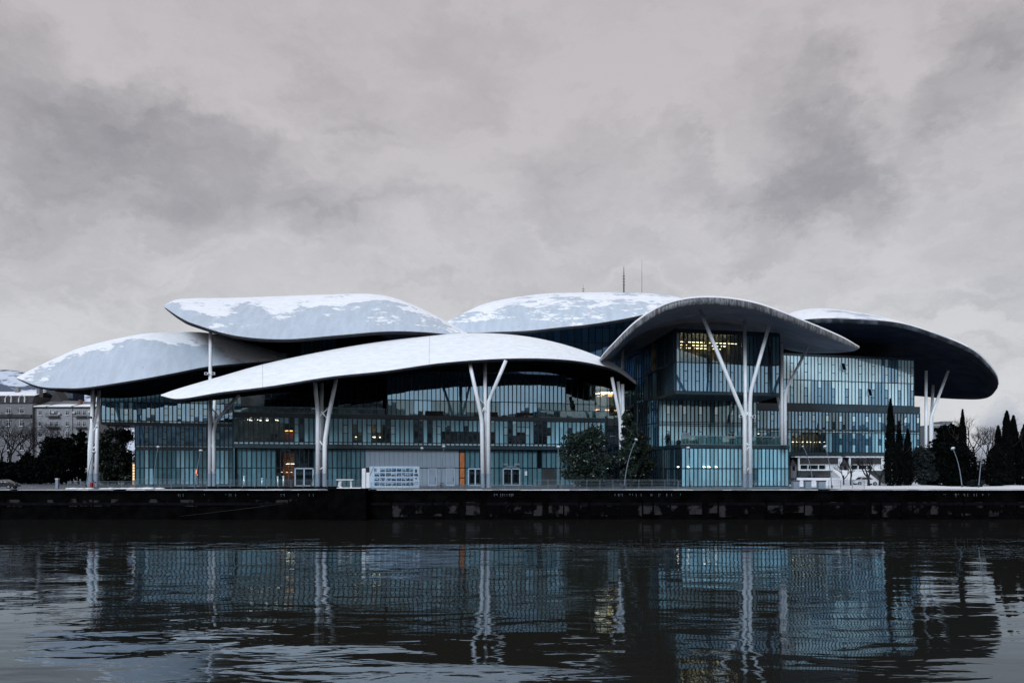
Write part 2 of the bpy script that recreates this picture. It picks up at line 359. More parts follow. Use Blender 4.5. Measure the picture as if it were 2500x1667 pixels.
# hills far behind the left houses, and the bank the viewer stands on
def hillh(x, y):
    a = 92 / (1 + math.exp((x + 235) / 30)) + 16 * math.exp(-((x - 60) / 300) ** 2) * 0
    return (a + 5 * math.sin(x * .021) + 3 * math.sin(x * .053 + 1)) * max(0, min(1, (y - 430) / 230)) ** .8
sheet('hillside', -1400, 150, 430, 900, -1.0, 'hill', 110, 34, hillh)
sheet('near_bank', -600, 600, -320, 2.4, 1.3, 'far_bank')
MB().box(-520, 520, 2.0, 2.49, -6.8, 1.29).build('near_embankment', 'quay_stone', kind='structure')
def hb(x, y): return (52 + 20 * math.sin(x * .006 + .6) + 8 * math.sin(x * .022) + 4 * math.sin(x * .06)) * max(0, min(1, (-300 - y) / 180)) ** .8
sheet('hill_behind_viewer', -1700, 1700, -900, -300, 1.2, 'far_bank', 160, 24, hb)
# quay wall ------------------------------------------------
qw = empty('quay_wall', (0, 108, -4.5), 'black wet stone quay wall with paler stained panels rising from the river', 'quay wall')
MB().box(-400, 400, 108.25, 109.6, -7, -.3).build('wall_body', 'quay_stone', qw)
MB().box(-400, -27.4, 107.85, 109.6, -.299, -.02).box(-21.6, 400, 107.85, 109.6, -.299, -.02).build('coping', 'coping', qw)
mb = MB()
for (a_, b_) in ((-120, -27.4), (-21.6, 120)):
    x = a_
    while x < b_:
        w = min(random.uniform(.5, 4.5), b_ - x)
        if random.random() > .06: mb.box(x, x + w - .02, 107.80 + random.uniform(0, .04), 108.5, -random.uniform(.02, .07), random.uniform(.0, .035))
        x += w
mb.build('snow_edge', 'snow', qw, kind='stuff')
MB().box(-400, 400, 108.05, 108.26, -2.35, -1.95).build('string_course', 'coping', qw)
x = -78.0; k = 0
while x < 79:
    w = random.choice([1.6, 2.3, 2.6, 3.1, 3.6]); left = x < -27
    if not (-27.8 < x < -19.4) and not (left and random.random() < .12):
        z1 = -1.45 if left else -1.95 + random.uniform(-.3, .1); z0 = -2.45 if left else -3.95 + random.uniform(-.2, .5)
        if left:
            z0 += random.uniform(-.25, .2)
        MB().box(x + .12, x + w - .12, 108.12, 108.30, z0, z1 if not left else z1 + random.uniform(-.15, .1)).build('wall_panel' if k == 0 else 'wall_panel', 'quay_panel', qw)
        if not left and random.random() < .6: MB().box(x - .14, x + random.choice([.1, .1, .8]), 107.98, 108.28, -4.6, random.uniform(-1.6, -.9)).build('buttress', 'quay_stone', qw)
    x += w; k += 1
mb = MB()
for i in range(70):
    xx = X(random.choice([random.uniform(425, 765), random.uniform(1500, 1680), random.uniform(2300, 2420), random.uniform(1200,1260)]), 108)
    mb.tube([(xx, 107.95, -.62), (xx + .02, 107.95, -.66 - random.uniform(.1, .5))], [.035, .008], 5)
mb.build('icicles', 'metal_rail', qw, kind='stuff')
# ramp stair with a snowy edge running down the wall
MB().poly([(X(441, 107.4), 107.35, -4.0), (X(690, 107.4), 107.35, -2.1), (X(815, 107.4), 107.35, -1.0), (X(815, 107.4), 107.35, -7), (X(441, 107.4), 107.35, -7)]).poly(
    [(X(441, 107.4), 107.35, -4.0), (X(690, 107.4), 107.35, -2.1), (X(815, 107.4), 107.35, -1.0), (X(815, 107.4), 108.24, -1.0), (X(690, 107.4), 108.24, -2.1), (X(441, 107.4), 108.24, -4.0)][::-1]).build('ramp', 'quay_stone', qw)
MB().tube([(X(441, 107.4), 107.36, -3.96), (X(600, 107.4), 107.36, -2.80), (X(690, 107.4), 107.36, -2.08)], [.014, .025, .01], 6).build('ramp_edge', 'mansard', qw)
# bastion with lookout counter
ba = empty('quay_bastion', (X(853, 107), 106.5, -4.5), 'projecting dark stone bastion of the quay wall carrying the white counter', 'bastion')
MB().box(-27.35, -21.65, 106.3, 108.2, -7, .10).build('bastion_body', 'quay_stone', ba)
MB().box(-27.6, -21.4, 106.15, 108.6, .101, .24).build('coping', 'coping', ba)
# ------------------------------------------------------------------ petal roofs
def petal(label, Fp, Cp, Bp, t, mtop, mrim, msof, arch=.3, bulge=.35, n=96, kexp=.85, seams=(), extra=None):
    f = catmull(Fp, n); c = catmull(Cp, n); b = catmull(Bp, n)
    o = empty('roof_canopy', W(*f[n // 2]) * 1.0, label, 'roof', 'snow covered petal roofs of the glass hall')
    ns = 14
    top = []; rim = []; sof = []
    for i in range(n):
        row = []
        for s in np.linspace(0, 1, ns):
            k = math.sin(math.pi / 2 * s) ** kexp
            row.append(W(f[i][0] + (c[i][0] - f[i][0]) * s, f[i][1] + (c[i][1] - f[i][1]) * k, f[i][2] + (c[i][2] - f[i][2]) * s))
        for s in np.linspace(0, 1, ns)[1:]:
            k = 1 - math.cos(math.pi / 2 * s)
            row.append(W(c[i][0] + (b[i][0] - c[i][0]) * s, c[i][1] + (b[i][1] - c[i][1]) * k, c[i][2] + (b[i][2] - c[i][2]) * s))
        e = min(1, 6 * i / n, 6 * (n - 1 - i) / n) ** .5 * .8 + .2; tt = t * e
        top.append(row)
        a = row[0]; z = row[-1]; r = []
        for q in np.linspace(0, math.pi, 7): r.append(a + Vector((0, -bulge * tt * math.sin(q), -tt * (1 - math.cos(q)) / 2)))
        rim.append(r)
        lo = r[-1]; br = []
        for q in np.linspace(0, math.pi, 5): br.append(z + Vector((0, bulge * tt * math.sin(q), -tt * .7 * (1 - math.cos(q)) / 2)))
        bl = br[-1]; srow = []
        for s in np.linspace(0, 1, 16):
            p = lo.lerp(bl, s); tp = row[int(round(s * (len(row) - 1)))]
            lim = max(0, tp.z - tt - p.z)
            p = p + Vector((0, 0, min(lim, arch * 4 * s * (1 - s) * (bl - lo).length * .12)))
            srow.append(p)
        sof.append(srow + br[::-1][1:])
    def grid(name, G, m, flip=False):
        mb = MB(); w = len(G[0])
        for r in G: mb.v += [tuple(p) for p in r]
        for i in range(len(G) - 1):
            for j in range(w - 1):
                q = (i * w + j, (i + 1) * w + j, (i + 1) * w + j + 1, i * w + j + 1); mb.f.append(q[::-1] if flip else q)
        return mb.build(name, m, o, smooth=True)
    grid('roof_shell', top, mtop); grid('rim', rim, mrim, True); grid('soffit', sof, msof, True)
    for si in seams:
        i = int(si * (n - 1)); mb = MB(); mb.tube([p + Vector((.0, 0, .004)) for p in top[i][:ns]], .02, 5); mb.build('seam', 'roof_metal', o, smooth=True)
    return o
def z3(pts, ds): return [(p[0], p[1], d) for p, d in zip(pts, ds)]
# far left low petal
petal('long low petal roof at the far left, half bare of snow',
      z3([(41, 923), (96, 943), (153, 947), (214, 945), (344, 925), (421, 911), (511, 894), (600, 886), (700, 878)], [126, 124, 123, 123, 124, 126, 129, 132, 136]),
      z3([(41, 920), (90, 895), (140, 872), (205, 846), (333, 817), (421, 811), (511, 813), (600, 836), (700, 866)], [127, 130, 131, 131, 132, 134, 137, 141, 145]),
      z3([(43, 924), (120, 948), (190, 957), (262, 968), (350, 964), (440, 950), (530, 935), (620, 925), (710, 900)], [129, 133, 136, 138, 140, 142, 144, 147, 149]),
      .45, 'membrane_left', 'rim_dark', 'shade_black')
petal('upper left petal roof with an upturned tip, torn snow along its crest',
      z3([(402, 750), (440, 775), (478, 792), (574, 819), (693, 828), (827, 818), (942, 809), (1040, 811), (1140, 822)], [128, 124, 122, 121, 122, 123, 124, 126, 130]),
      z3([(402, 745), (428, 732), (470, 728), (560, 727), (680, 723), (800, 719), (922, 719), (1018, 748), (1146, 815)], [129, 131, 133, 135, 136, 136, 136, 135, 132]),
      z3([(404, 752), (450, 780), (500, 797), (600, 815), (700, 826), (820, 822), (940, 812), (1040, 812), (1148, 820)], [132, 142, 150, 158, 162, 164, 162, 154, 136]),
      .55, 'membrane_upper', 'rim_dark', 'shade_black', arch=.1)
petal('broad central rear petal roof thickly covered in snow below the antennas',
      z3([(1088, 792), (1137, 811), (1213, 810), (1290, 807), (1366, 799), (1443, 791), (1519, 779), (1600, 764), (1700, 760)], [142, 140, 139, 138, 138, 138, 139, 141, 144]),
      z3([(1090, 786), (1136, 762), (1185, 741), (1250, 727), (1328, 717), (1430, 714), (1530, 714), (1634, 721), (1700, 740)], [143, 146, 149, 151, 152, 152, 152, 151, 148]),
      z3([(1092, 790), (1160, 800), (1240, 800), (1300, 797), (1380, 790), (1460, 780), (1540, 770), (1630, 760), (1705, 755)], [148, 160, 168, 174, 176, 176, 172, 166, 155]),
      .6, 'snow_rear', 'rim_dark', 'shade_black')
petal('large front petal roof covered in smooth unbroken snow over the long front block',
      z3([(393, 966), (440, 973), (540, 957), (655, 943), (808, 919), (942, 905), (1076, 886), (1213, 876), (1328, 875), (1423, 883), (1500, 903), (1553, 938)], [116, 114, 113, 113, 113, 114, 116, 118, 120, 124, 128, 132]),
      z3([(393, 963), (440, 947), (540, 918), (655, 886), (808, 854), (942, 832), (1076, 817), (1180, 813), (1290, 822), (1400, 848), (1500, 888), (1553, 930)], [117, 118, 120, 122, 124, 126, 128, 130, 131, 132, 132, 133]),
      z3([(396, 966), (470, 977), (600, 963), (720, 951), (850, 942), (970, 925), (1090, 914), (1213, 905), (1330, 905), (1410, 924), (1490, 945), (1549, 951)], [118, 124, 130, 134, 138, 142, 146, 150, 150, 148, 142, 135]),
      .5, 'snow_full', 'rim_dark', 'shade_black', arch=.15, seams=(.27, .53))
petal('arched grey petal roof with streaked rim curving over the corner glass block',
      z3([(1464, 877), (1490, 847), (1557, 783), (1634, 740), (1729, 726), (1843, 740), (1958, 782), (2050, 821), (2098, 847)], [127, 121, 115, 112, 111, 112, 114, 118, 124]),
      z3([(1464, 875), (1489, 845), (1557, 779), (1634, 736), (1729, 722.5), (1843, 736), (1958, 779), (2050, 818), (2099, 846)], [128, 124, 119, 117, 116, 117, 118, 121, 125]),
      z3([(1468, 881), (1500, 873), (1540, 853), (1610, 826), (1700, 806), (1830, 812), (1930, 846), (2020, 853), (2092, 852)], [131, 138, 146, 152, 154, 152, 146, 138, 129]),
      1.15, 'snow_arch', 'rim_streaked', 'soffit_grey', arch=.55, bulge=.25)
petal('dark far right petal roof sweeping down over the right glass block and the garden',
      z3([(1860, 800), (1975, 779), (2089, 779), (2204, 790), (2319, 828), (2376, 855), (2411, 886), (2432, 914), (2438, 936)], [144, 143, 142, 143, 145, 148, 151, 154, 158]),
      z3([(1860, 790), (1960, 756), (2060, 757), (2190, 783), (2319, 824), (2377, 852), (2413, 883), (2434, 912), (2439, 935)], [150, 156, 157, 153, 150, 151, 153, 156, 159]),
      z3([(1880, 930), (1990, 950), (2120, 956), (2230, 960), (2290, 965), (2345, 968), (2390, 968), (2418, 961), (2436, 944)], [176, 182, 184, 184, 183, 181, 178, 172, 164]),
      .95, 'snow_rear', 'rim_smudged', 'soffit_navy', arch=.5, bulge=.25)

# ------------------------------------------------------------------ curtain walls
UNIT = {}
def unit(m):
    if m not in UNIT: UNIT[m] = MB().box(0, 1, 0, 1, 0, 1).mesh('pane', m)
    return UNIT[m]
def nrm(A, B):
    u = Vector((B[0] - A[0], B[1] - A[1])); L = u.length; u /= L
    n = Vector((-u.y, u.x))
    return u, n, L          # n points away from the viewer for left-to-right lines
def curtain(parent, A, B, zrows, n, pat, fin=.20, depth=.12, fins=True, name='curtain_wall', tilt=.0035, pname='pane', thick=.03, fm='fin'):
    u, nn, L = nrm(A, B); ang = math.atan2(u.y, u.x)
    base = Vector((A[0], A[1], zrows[0]))
    mb = MB(); w = L / n
    for j, z in enumerate(zrows):
        mb.box(0, L, -.10, .16, z - zrows[0] - .07, z - zrows[0] + .07)
    panes = []
    for i in range(n):
        for j in range(len(zrows) - 1):
            cxy = Vector((A[0], A[1])) + u * (w * (i + .5)); px = 1250 + cxy.x * F / cxy.y
            k = pat(i, j, px)
            if k is None: continue
            lst = [(0, 1, k)] if isinstance(k, str) else k
            h = zrows[j + 1] - zrows[j]
            for q, (a, b, key) in enumerate(lst):
                if key: panes.append((i * w + fin / 2, w - fin, zrows[j] - zrows[0] + a * h + (.07 if a == 0 else .05), (b - a) * h - .13, key))
                if q: mb.box(i * w + fin / 2 + .001, (i + 1) * w - fin / 2 - .001, -.06, .1, zrows[j] - zrows[0] + a * h - .05, zrows[j] - zrows[0] + a * h + .05)
    if fins:
        H = zrows[-1] - zrows[0]
        for i in range(n + 1): mb.box(i * w - fin / 2, i * w + fin / 2, -depth, .155, -.071, H + .071)
    o = bpy.data.objects.new(name, mb.mesh(name, fm)); link(o, parent)
    o.location = base - Vector(parent.location); o.rotation_euler = (0, 0, ang)
    for (x, ww, z, hh, key) in panes:
        p = bpy.data.objects.new(pname, unit(key)); link(p, o)
        p.location = (x, 0, z); p.scale = (ww, thick, hh)
        p.rotation_euler = (random.gauss(0, tilt), 0, random.gauss(0, tilt))
    return o
def shift(A, B, d):
    u, n, L = nrm(A, B); return (A[0] + n.x * d, A[1] + n.y * d), (B[0] + n.x * d, B[1] + n.y * d)
def atpx(A, B, px):
    """point of line A-B seen at image column px"""
    k = (px - 1250) / F; dx, dy = B[0] - A[0], B[1] - A[1]
    s = (k * A[1] - A[0]) / (dx - k * dy); return (A[0] + dx * s, A[1] + dy * s)
def slab(parent, A, B, d0, d1, z0, z1, m='ledge', name='floor_ledge', e0=0, e1=0):
    u, n, L = nrm(A, B); p = (A[0] + n.x * d0 - u.x * e0, A[1] + n.y * d0 - u.y * e0)
    return MB().obox(p, u, n, L + e0 + e1, d1 - d0, z0, z1).build(name, m, parent)
def lights(parent, A, B, d0, d1, z, px0, px1, m, nx, ny, name='ceiling_light', L_=1.3, jit=.3, wd=.14):
    u, n, L = nrm(A, B); a, b = atpx(A, B, px0), atpx(A, B, px1); uu, nn_, LL = nrm(a, b)
    for i in range(nx):
        for j in range(ny):
            s = LL * (i + .5) / nx + random.uniform(-jit, jit); d = d0 + (d1 - d0) * (j + .5) / ny
            MB().obox((a[0] + uu.x * s + n.x * d, a[1] + uu.y * s + n.y * d), uu, n, L_, wd, z - .06, z).build(name, m, parent)
def furniture(parent, A, B, d0, d1, z, num, m='furniture'):
    u, n, L = nrm(A, B); mb = MB()
    for _ in range(num):
        s, d = random.uniform(0, L - 2), random.uniform(d0, d1); h = random.choice([.75, .8, 1.2, 1.9, 1.1])
        mb.obox((A[0] + u.x * s + n.x * d, A[1] + u.y * s + n.y * d), u, n, random.uniform(.4, 1.9), random.uniform(.4, .9), z, z + h)
    mb.build('furniture', m, parent, kind='stuff')
_run = [0, 0.0]
def R():            # neighbouring panes tend to be alike: hold each draw for a short run
    if _run[0] <= 0: _run[0] = random.randint(2, 8); _run[1] = random.random()
    _run[0] -= 1; return _run[1]
# ---- front block
A0, A1 = (X(570, 124), 124.0), (X(1477, 139), 139.0)
fb = empty('glass_block', (A0[0], A0[1], 0), 'long front glass block with a terrace and a grey panelled entrance wall', 'glass building')
g0, g1 = shift(A0, A1, .9)
def seg(A, B, p0, p1): return atpx(A, B, p0), atpx(A, B, p1)
def pg(i, j, px):
    if 672 < px < 722: return 'clear' if R() < .8 else 'clear_dark'
    if px > 1320: return 'clear_dark' if px < 1352 and j == 0 else 'frit_deep'
    if px < 640 or 722 < px < 890: return 'frit_deep' if R() < .8 else 'clear_dark'
    return 'frit_deep' if R() < .7 else 'clear_dark'
for (p0, p1, n) in ((578, 720, 12), (765, 891, 11), (1135, 1479, 30)):
    a, b = seg(g0, g1, p0, p1); curtain(fb, a, b, [.05, 3.35, 6.75], n, pg, fin=.16)
a, b = seg(g0, g1, 720, 765); curtain(fb, a, b, [3.35, 6.75], 4, lambda i, j, px: 'clear_dark', fin=.14)
a, b = seg(g0, g1, 892, 1121)
curtain(fb, a, b, [.05, 3.35, 6.75], 20, lambda i, j, px: 'panel_grey', fin=.035, depth=.0, name='panelled_wall', pname='panel', thick=-.07, tilt=.001)
a, b = seg(g0, g1, 1121, 1135)
cw = curtain(fb, a, b, [.05, 1.5, 3.35, 6.3, 6.75], 1, lambda i, j, px: ['orange_wall', 'orange_wall', 'orange_wall', 'clear_dark'][j], fin=.16)
def door(parent, A, B, p0, p1, z0, z1, leaves=2, glass='clear_dark', name='door', fw=.22):
    a, b = shift(*seg(A, B, p0, p1), -.16); u, n, L = nrm(a, b)
    mb = MB(); w = L / leaves
    mb.obox(a, u, n, L, .13, z1 - fw, z1).obox(a, u, n, L, .13, z0, z0 + .18)
    for i in range(leaves + 1):
        s = min(max(i * w - fw / 2, 0), L - fw); mb.obox((a[0] + u.x * s, a[1] + u.y * s), u, n, fw, .129, z0 + .001, z1 - .001)
    o = mb.build(name, 'door_frame', parent)
    for i in range(leaves):
        s = i * w + fw * .5; q = MB().obox((a[0] + u.x * s + n.x * .05, a[1] + u.y * s + n.y * .05), u, n, w - fw * .9, .03, z0 + .17, z1 - fw + .02)
        q.v = [(v[0] - parent.location.x, v[1] - parent.location.y, v[2] - parent.location.z) for v in q.v]
        pp = bpy.data.objects.new('pane', q.mesh('pane', glass)); link(pp, o)
        hx = i * w + (w - .32 if i == 0 else .3)
        q = MB().tube([(a[0] + u.x * hx - n.x * .06, a[1] + u.y * hx - n.y * .06, z0 + .9), (a[0] + u.x * hx - n.x * .06, a[1] + u.y * hx - n.y * .06, z0 + 1.5)], .025, 6)
        q.v = [(v[0] - parent.location.x, v[1] - parent.location.y, v[2] - parent.location.z) for v in q.v]
        link(bpy.data.objects.new('handle', q.mesh('handle', 'dark_metal')), o)
    return o
door(fb, g0, g1, 719, 766, .05, 3.35)
door(fb, g0, g1, 1142, 1178, .05, 3.3); door(fb, g0, g1, 1227, 1270, .05, 3.3)
door(fb, *shift(g0, g1, -.06), 1045, 1067, .05, 3.3, 1, 'panel_grey', fw=.12); door(fb, *shift(g0, g1, -.06), 1088, 1111, .05, 3.3, 1, 'panel_grey', fw=.12)
a, b = seg(g0, g1, 1322, 1360); MB().obox((a[0], a[1] - .25), *nrm(a, b)[:2], 2.9, .2, .06, 3.2).build('dark_entrance', 'interior_dark', fb)
# sign over the door: two lines of small raised letter strokes
a, b = shift(*seg(g0, g1, 1229, 1267), -.36); u, n, L = nrm(a, b); mb = MB()
for (z, h, s0, s1, cw_) in ((3.92, .30, 0, L, .17), (3.55, .16, .75, L * .75, .105)):
    s = s0
    while s < s1:
        p = (a[0] + u.x * s, a[1] + u.y * s); k = random.choice('lonuj')
        if R() > .1:
            if k in 'lnuj': mb.obox(p, u, n, .03, .04, z, z + h * random.choice([1, .75, .85]))
            if k in 'onu': mb.obox((p[0] + u.x * cw_ * .55, p[1] + u.y * cw_ * .55), u, n, .03, .04, z, z + h * .7)
            if k in 'on': mb.obox(p, u, n, cw_ * .6, .041, z + h * .62, z + h * .72)
            if k in 'oulj': mb.obox(p, u, n, cw_ * .6, .041, z + .001, z + h * .12)
        s += cw_
mb.build('sign_lettering', 'white_paint', fb)
a, _ = seg(g0, g1, 1281, 1290); u = nrm(g0, g1)[0]; MB().obox((a[0], a[1] - .35), u, nrm(g0, g1)[1], .48, .03, 1.9, 2.75).build('notice', 'white_paint', fb)
slab(fb, A0, A1, -.15, 12, 6.8, 7.42, e1=.2); slab(fb, A0, A1, -.2, 12, 12.22, 12.95, e1=.2)
slab(fb, A0, A1, -.02, 12.0, -.01, .05, 'interior_mid', 'floor')
def p2(i, j, px):
    if j == 0: return 'frit_sky'
    if px < 687: return 'clear' if R() < .75 else [(0, .4, 'clear'), (.4, .75, 'clear'), (.75, 1, 'frit')]
    if px < 722: return 'clear' if px > 700 else [(0, .75, 'clear'), (.75, 1, 'frit')]
    if 768 < px < 800: return 'frit'
    if 860 < px < 882 or 905 < px < 937: return [(0, .42, 'clear'), (.42, 1, 'frit')] if i % 2 else [(0, .3, 'clear'), (.3, .75, 'clear'), (.75, 1, 'frit')]
    if 1010 < px < 1037: return 'clear_dark'
    if 1080 < px < 1212: return [(0, .5, 'clear'), (.5, 1, 'frit')] if i % 4 else [(0, .5, 'clear'), (.5, .74, 'clear_dark'), (.74, 1, 'frit')]
    if 1262 < px < 1285: return [(0, .5, 'clear'), (.5, .75, 'frit'), (.75, 1, 'frit')]
    if 1303 < px < 1330: return 'clear_dark'
    if i % 5 == 2: return [(0, .38, 'frit'), (.38, .72, 'clear_dark' if R() < .5 else 'frit_sky'), (.72, 1, 'frit')]
    if i % 9 == 4: return 'clear_dark'
    if i % 7 == 3: return [(0, .35, 'clear'), (.35, 1, 'frit')]
    return 'frit'
curtain(fb, A0, A1, [7.45, 7.9, 12.18], 81, p2, fin=.19)
C0, C1 = shift(*seg(A0, A1, 947, 1389), 2.2); a, b = C0, C1
curtain(fb, a, b, [13.0, 15.9, 21.3], 42, lambda i, j, px: ('mirror' if R() < .88 else 'frit') if j else ('frit' if R() < .45 else 'mirror'), fin=.13, depth=.2, tilt=.0015)
d0, d1 = shift(*seg(A0, A1, 632, 940), 8.5); curtain(fb, d0, d1, [13.0, 16.2, 21], 18, lambda i, j, px: 'clear_dark', fin=.12, depth=.12)
e0, e1 = shift(*seg(A0, A1, 1391, 1480), 6.5); curtain(fb, e0, e1, [13.0, 16.2, 21.5], 6, lambda i, j, px: 'clear', fin=.10, depth=.12)
MB().obox(C0, nrm(A0, A1)[0], nrm(A0, A1)[1], .14, 7, 13, 21.3).obox(C1, nrm(A0, A1)[0], nrm(A0, A1)[1], .14, 7, 13, 21.3).build('side_wall', 'ledge', fb)
# terrace balustrade and planters of the front block
a, b = seg(A0, A1, 572, 940); bo = curtain(fb, a, b, [12.96, 14.0], 22, lambda i, j, px: 'balustrade_glass', fin=.03, depth=.0, name='balustrade', fm='metal_rail')
a, b = seg(A0, A1, 1320, 1477); bo = curtain(fb, a, b, [12.96, 14.3], 10, lambda i, j, px: 'balustrade_glass', fin=.03, depth=.0, name='balustrade', fm='metal_rail')
# core
for (z0, z1) in ((.05, 6.8), (7.42, 12.22), (12.95, 21.5)):
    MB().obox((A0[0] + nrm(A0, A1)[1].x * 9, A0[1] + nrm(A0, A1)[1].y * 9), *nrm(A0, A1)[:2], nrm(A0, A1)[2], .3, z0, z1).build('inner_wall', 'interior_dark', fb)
u, n, L = nrm(A0, A1)
MB().obox(A0, u, n, .2, 9, .05, 6.8).obox(A0, u, n, .2, 9, 7.42, 12.22).build('side_wall', 'frit_deep', fb)
furniture(fb, A0, A1, .8, 3.5, 7.42, 110); furniture(fb, *seg(A0, A1, 1325, 1470), 2, 5, 12.95, 8, 'dark_metal')
# lit rooms
def room(parent, A, B, p0, p1, z0, z1, d, m):
    a, b = seg(A, B, p0, p1); u, n, L = nrm(a, b)
    return MB().obox((a[0] + n.x * d, a[1] + n.y * d), u, n, L, .2, z0, z1).build('inner_wall', m, parent)
room(fb, A0, A1, 690, 722, 7.5, 9.9, 2.0, 'red_shelf'); room(fb, A0, A1, 862, 936, 7.5, 12, 4.0, 'interior_warm'); room(fb, A0, A1, 574, 686, 7.5, 12, 6.0, 'interior_mid')
room(fb, g0, g1, 686, 714, .1, 6, 3.5, 'orange_wall'); room(fb, A0, A1, 1080, 1300, 7.5, 12, 6, 'interior_dark')
lights(fb, A0, A1, .6, 2.0, 9.95, 690, 722, 'lamp_orange', 3, 2, L_=.5, jit=.05); lights(fb, A0, A1, 1.0, 3.4, 9.0, 862, 936, 'lamp_warm', 5, 2, L_=.35)
lights(fb, g0, g1, 1.0, 3.0, 4.1, 690, 712, 'lamp_white', 2, 2, L_=.7, jit=.05); lights(fb, g0, g1, 1.0, 3.0, 2.6, 676, 712, 'lamp_orange', 3, 1, L_=.4, jit=.05)
lights(fb, A0, A1, 1.5, 5, 11.2, 1085, 1100, 'lamp_white', 1, 1, L_=.5); lights(fb, A0, A1, 1.5, 5, 11.9, 585, 680, 'lamp_white', 4, 2, L_=.5); lights(fb, A0, A1, 1.5, 5, 11.9, 1090, 1330, 'lamp_white', 7, 1, L_=.35)  # the leftmost room's ceiling lights are added to brighten its inner wall
# ---- left block
E0, E1 = (X(247, 141), 141.0), (X(640, 148), 148.0)
lb = empty('glass_block', (E0[0], E0[1], 0), 'left glass block whose top storey overhangs the dark shrubs, under the far left roof', 'glass building')
def pe(i, j, px):
    if j == 0: return 'frit_sky'
    if j == 2: return 'frit_deep'
    if i % 3 == 2: return [(0, .32, 'mirror'), (.32, .70, 'frit_sky'), (.70, 1, 'mirror')]
    return 'mirror' if R() < .75 else 'frit'
curtain(lb, E0, E1, [12.35, 12.75, 16.4, 19.4], 37, pe, fin=.17)
L0, L1 = atpx(E0, E1, 330), atpx(E0, E1, 600)
curtain(lb, L0, L1, [7.5, 7.9, 11.85], 25, lambda i, j, px: 'frit_sky' if j == 0 else ([(0, .33, 'mirror'), (.33, .68, 'frit'), (.68, 1, 'mirror')] if i % 4 == 2 else ('mirror' if R() < .6 else 'frit')), fin=.18)
curtain(lb, L0, L1, [.05, 3.4, 7.0], 25, lambda i, j, px: 'frit_deep' if R() < .75 else 'frit', fin=.19)
slab(lb, E0, E1, -.15, 11, 11.9, 12.28); slab(lb, L0, L1, -.12, 11, 7.05, 7.45)
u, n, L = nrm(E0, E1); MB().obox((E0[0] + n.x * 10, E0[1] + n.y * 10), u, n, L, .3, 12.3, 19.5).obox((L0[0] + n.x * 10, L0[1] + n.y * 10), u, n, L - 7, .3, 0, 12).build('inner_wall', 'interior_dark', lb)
MB().obox(E0, u, n, .15, 10, 12.29, 19.5).obox(L0, u, n, .15, 10, .0, 7.04).obox(L0, u, n, .15, 10, 7.46, 11.89).build('side_wall', 'ledge', lb)
a = (L0[0] - 1.0, L0[1] + .8); MB().obox(a, u, n, .95, 2.5, 0, 4.5).build('lobby_box', 'interior_warm', lb)
for k in range(6): MB().obox((a[0] + .12, a[1] - .03), u, n, .62, .02, 1.0 + k * .55, 1.35 + k * .55).build('lit_window', 'lamp_soft', lb)
# ---- corner block
K0, K1 = (X(1650, 127), 127.0), (X(1903, 131), 131.0)
cb = empty('glass_block', (K0[0], K0[1], 0), 'corner glass block with a lit yellow office storey under the arched grey roof', 'glass building')
def pk(i, j, px):
    if j == 1:
        if px < 1660: return 'frit_sky'
        if px < 1815: return 'clear' if i % 3 != 2 else [(0, .38, 'clear'), (.38, .72, 'clear'), (.72, 1, 'clear')]
        return 'clear_dark' if R() < .7 else 'frit_deep'
    if i % 3 == 2: return [(0, .36, 'mirror'), (.36, .7, 'mirror'), (.7, 1, 'mirror')]
    return 'mirror'
curtain(cb, K0, K1, [16.95, 22.06, 27.3], 27, pk, fin=.13, tilt=.0015)
S1, S2, S3 = (27.75, 138.0), (27.0, 147.0), (24.8, 157.0)
def ps(i, j, px): return 'mirror' if R() < .5 else ('frit_deep' if R() < .6 else 'frit')
curtain(cb, S1, K0, [16.95, 22.06, 27.3], 14, ps, fin=.16); curtain(cb, S2, S1, [16.95, 22.06, 27.3], 8, ps, fin=.14); curtain(cb, S3, S2, [16.95, 22.06, 27.0], 8, lambda i, j, px: 'mirror' if R() < .5 else 'blue_glass', fin=.14)
Q0, Q1 = (X(1607, 137.8), 137.8), (X(1848, 142.5), 142.5)
def pm(i, j, px):
    if j == 1 or j == 2: return 'frit'
    if j == 3: return [(0, .34, 'frit'), (.34, .72, 'frit_sky'), (.72, 1, 'frit')] if i % 4 == 2 else ('clear_dark' if px > 1655 and px < 1672 or px > 1775 and px < 1792 else ('frit' if R() < .8 else 'frit_deep'))
    return ('clear_dark' if R() < .4 else 'frit') if 1730 < px < 1752 or 1790 < px < 1815 else ([(0, .4, 'frit'), (.4, .72, 'mirror'), (.72, 1, 'frit')] if i % 4 == 2 else 'frit')
curtain(cb, Q0, Q1, [7.5, 11.55, 11.9, 12.25, 16.6], 25, pm, fin=.2)
T1 = (25.2, 147.5); curtain(cb, T1, Q0, [7.5, 12.0, 16.6], 11, ps, fin=.16)
G0, G1 = (X(1663, 126), 126.0), (X(1925, 131.5), 131.5); GL = (27.8, 137.5); GM = (24.8, 149.0)
curtain(cb, G0, G1, [.05, 3.25, 6.85], 27, lambda i, j, px: 'frit' if not (1835 < px < 1880 and j == 0 and R() < .5) else 'frit_deep', fin=.17)
curtain(cb, GL, G0, [.05, 3.25, 6.85], 14, lambda i, j, px: 'frit_deep' if R() < .5 else 'clear_dark', fin=.16); curtain(cb, GM, GL, [.05, 3.25, 6.85], 12, lambda i, j, px: 'clear_dark', fin=.16)
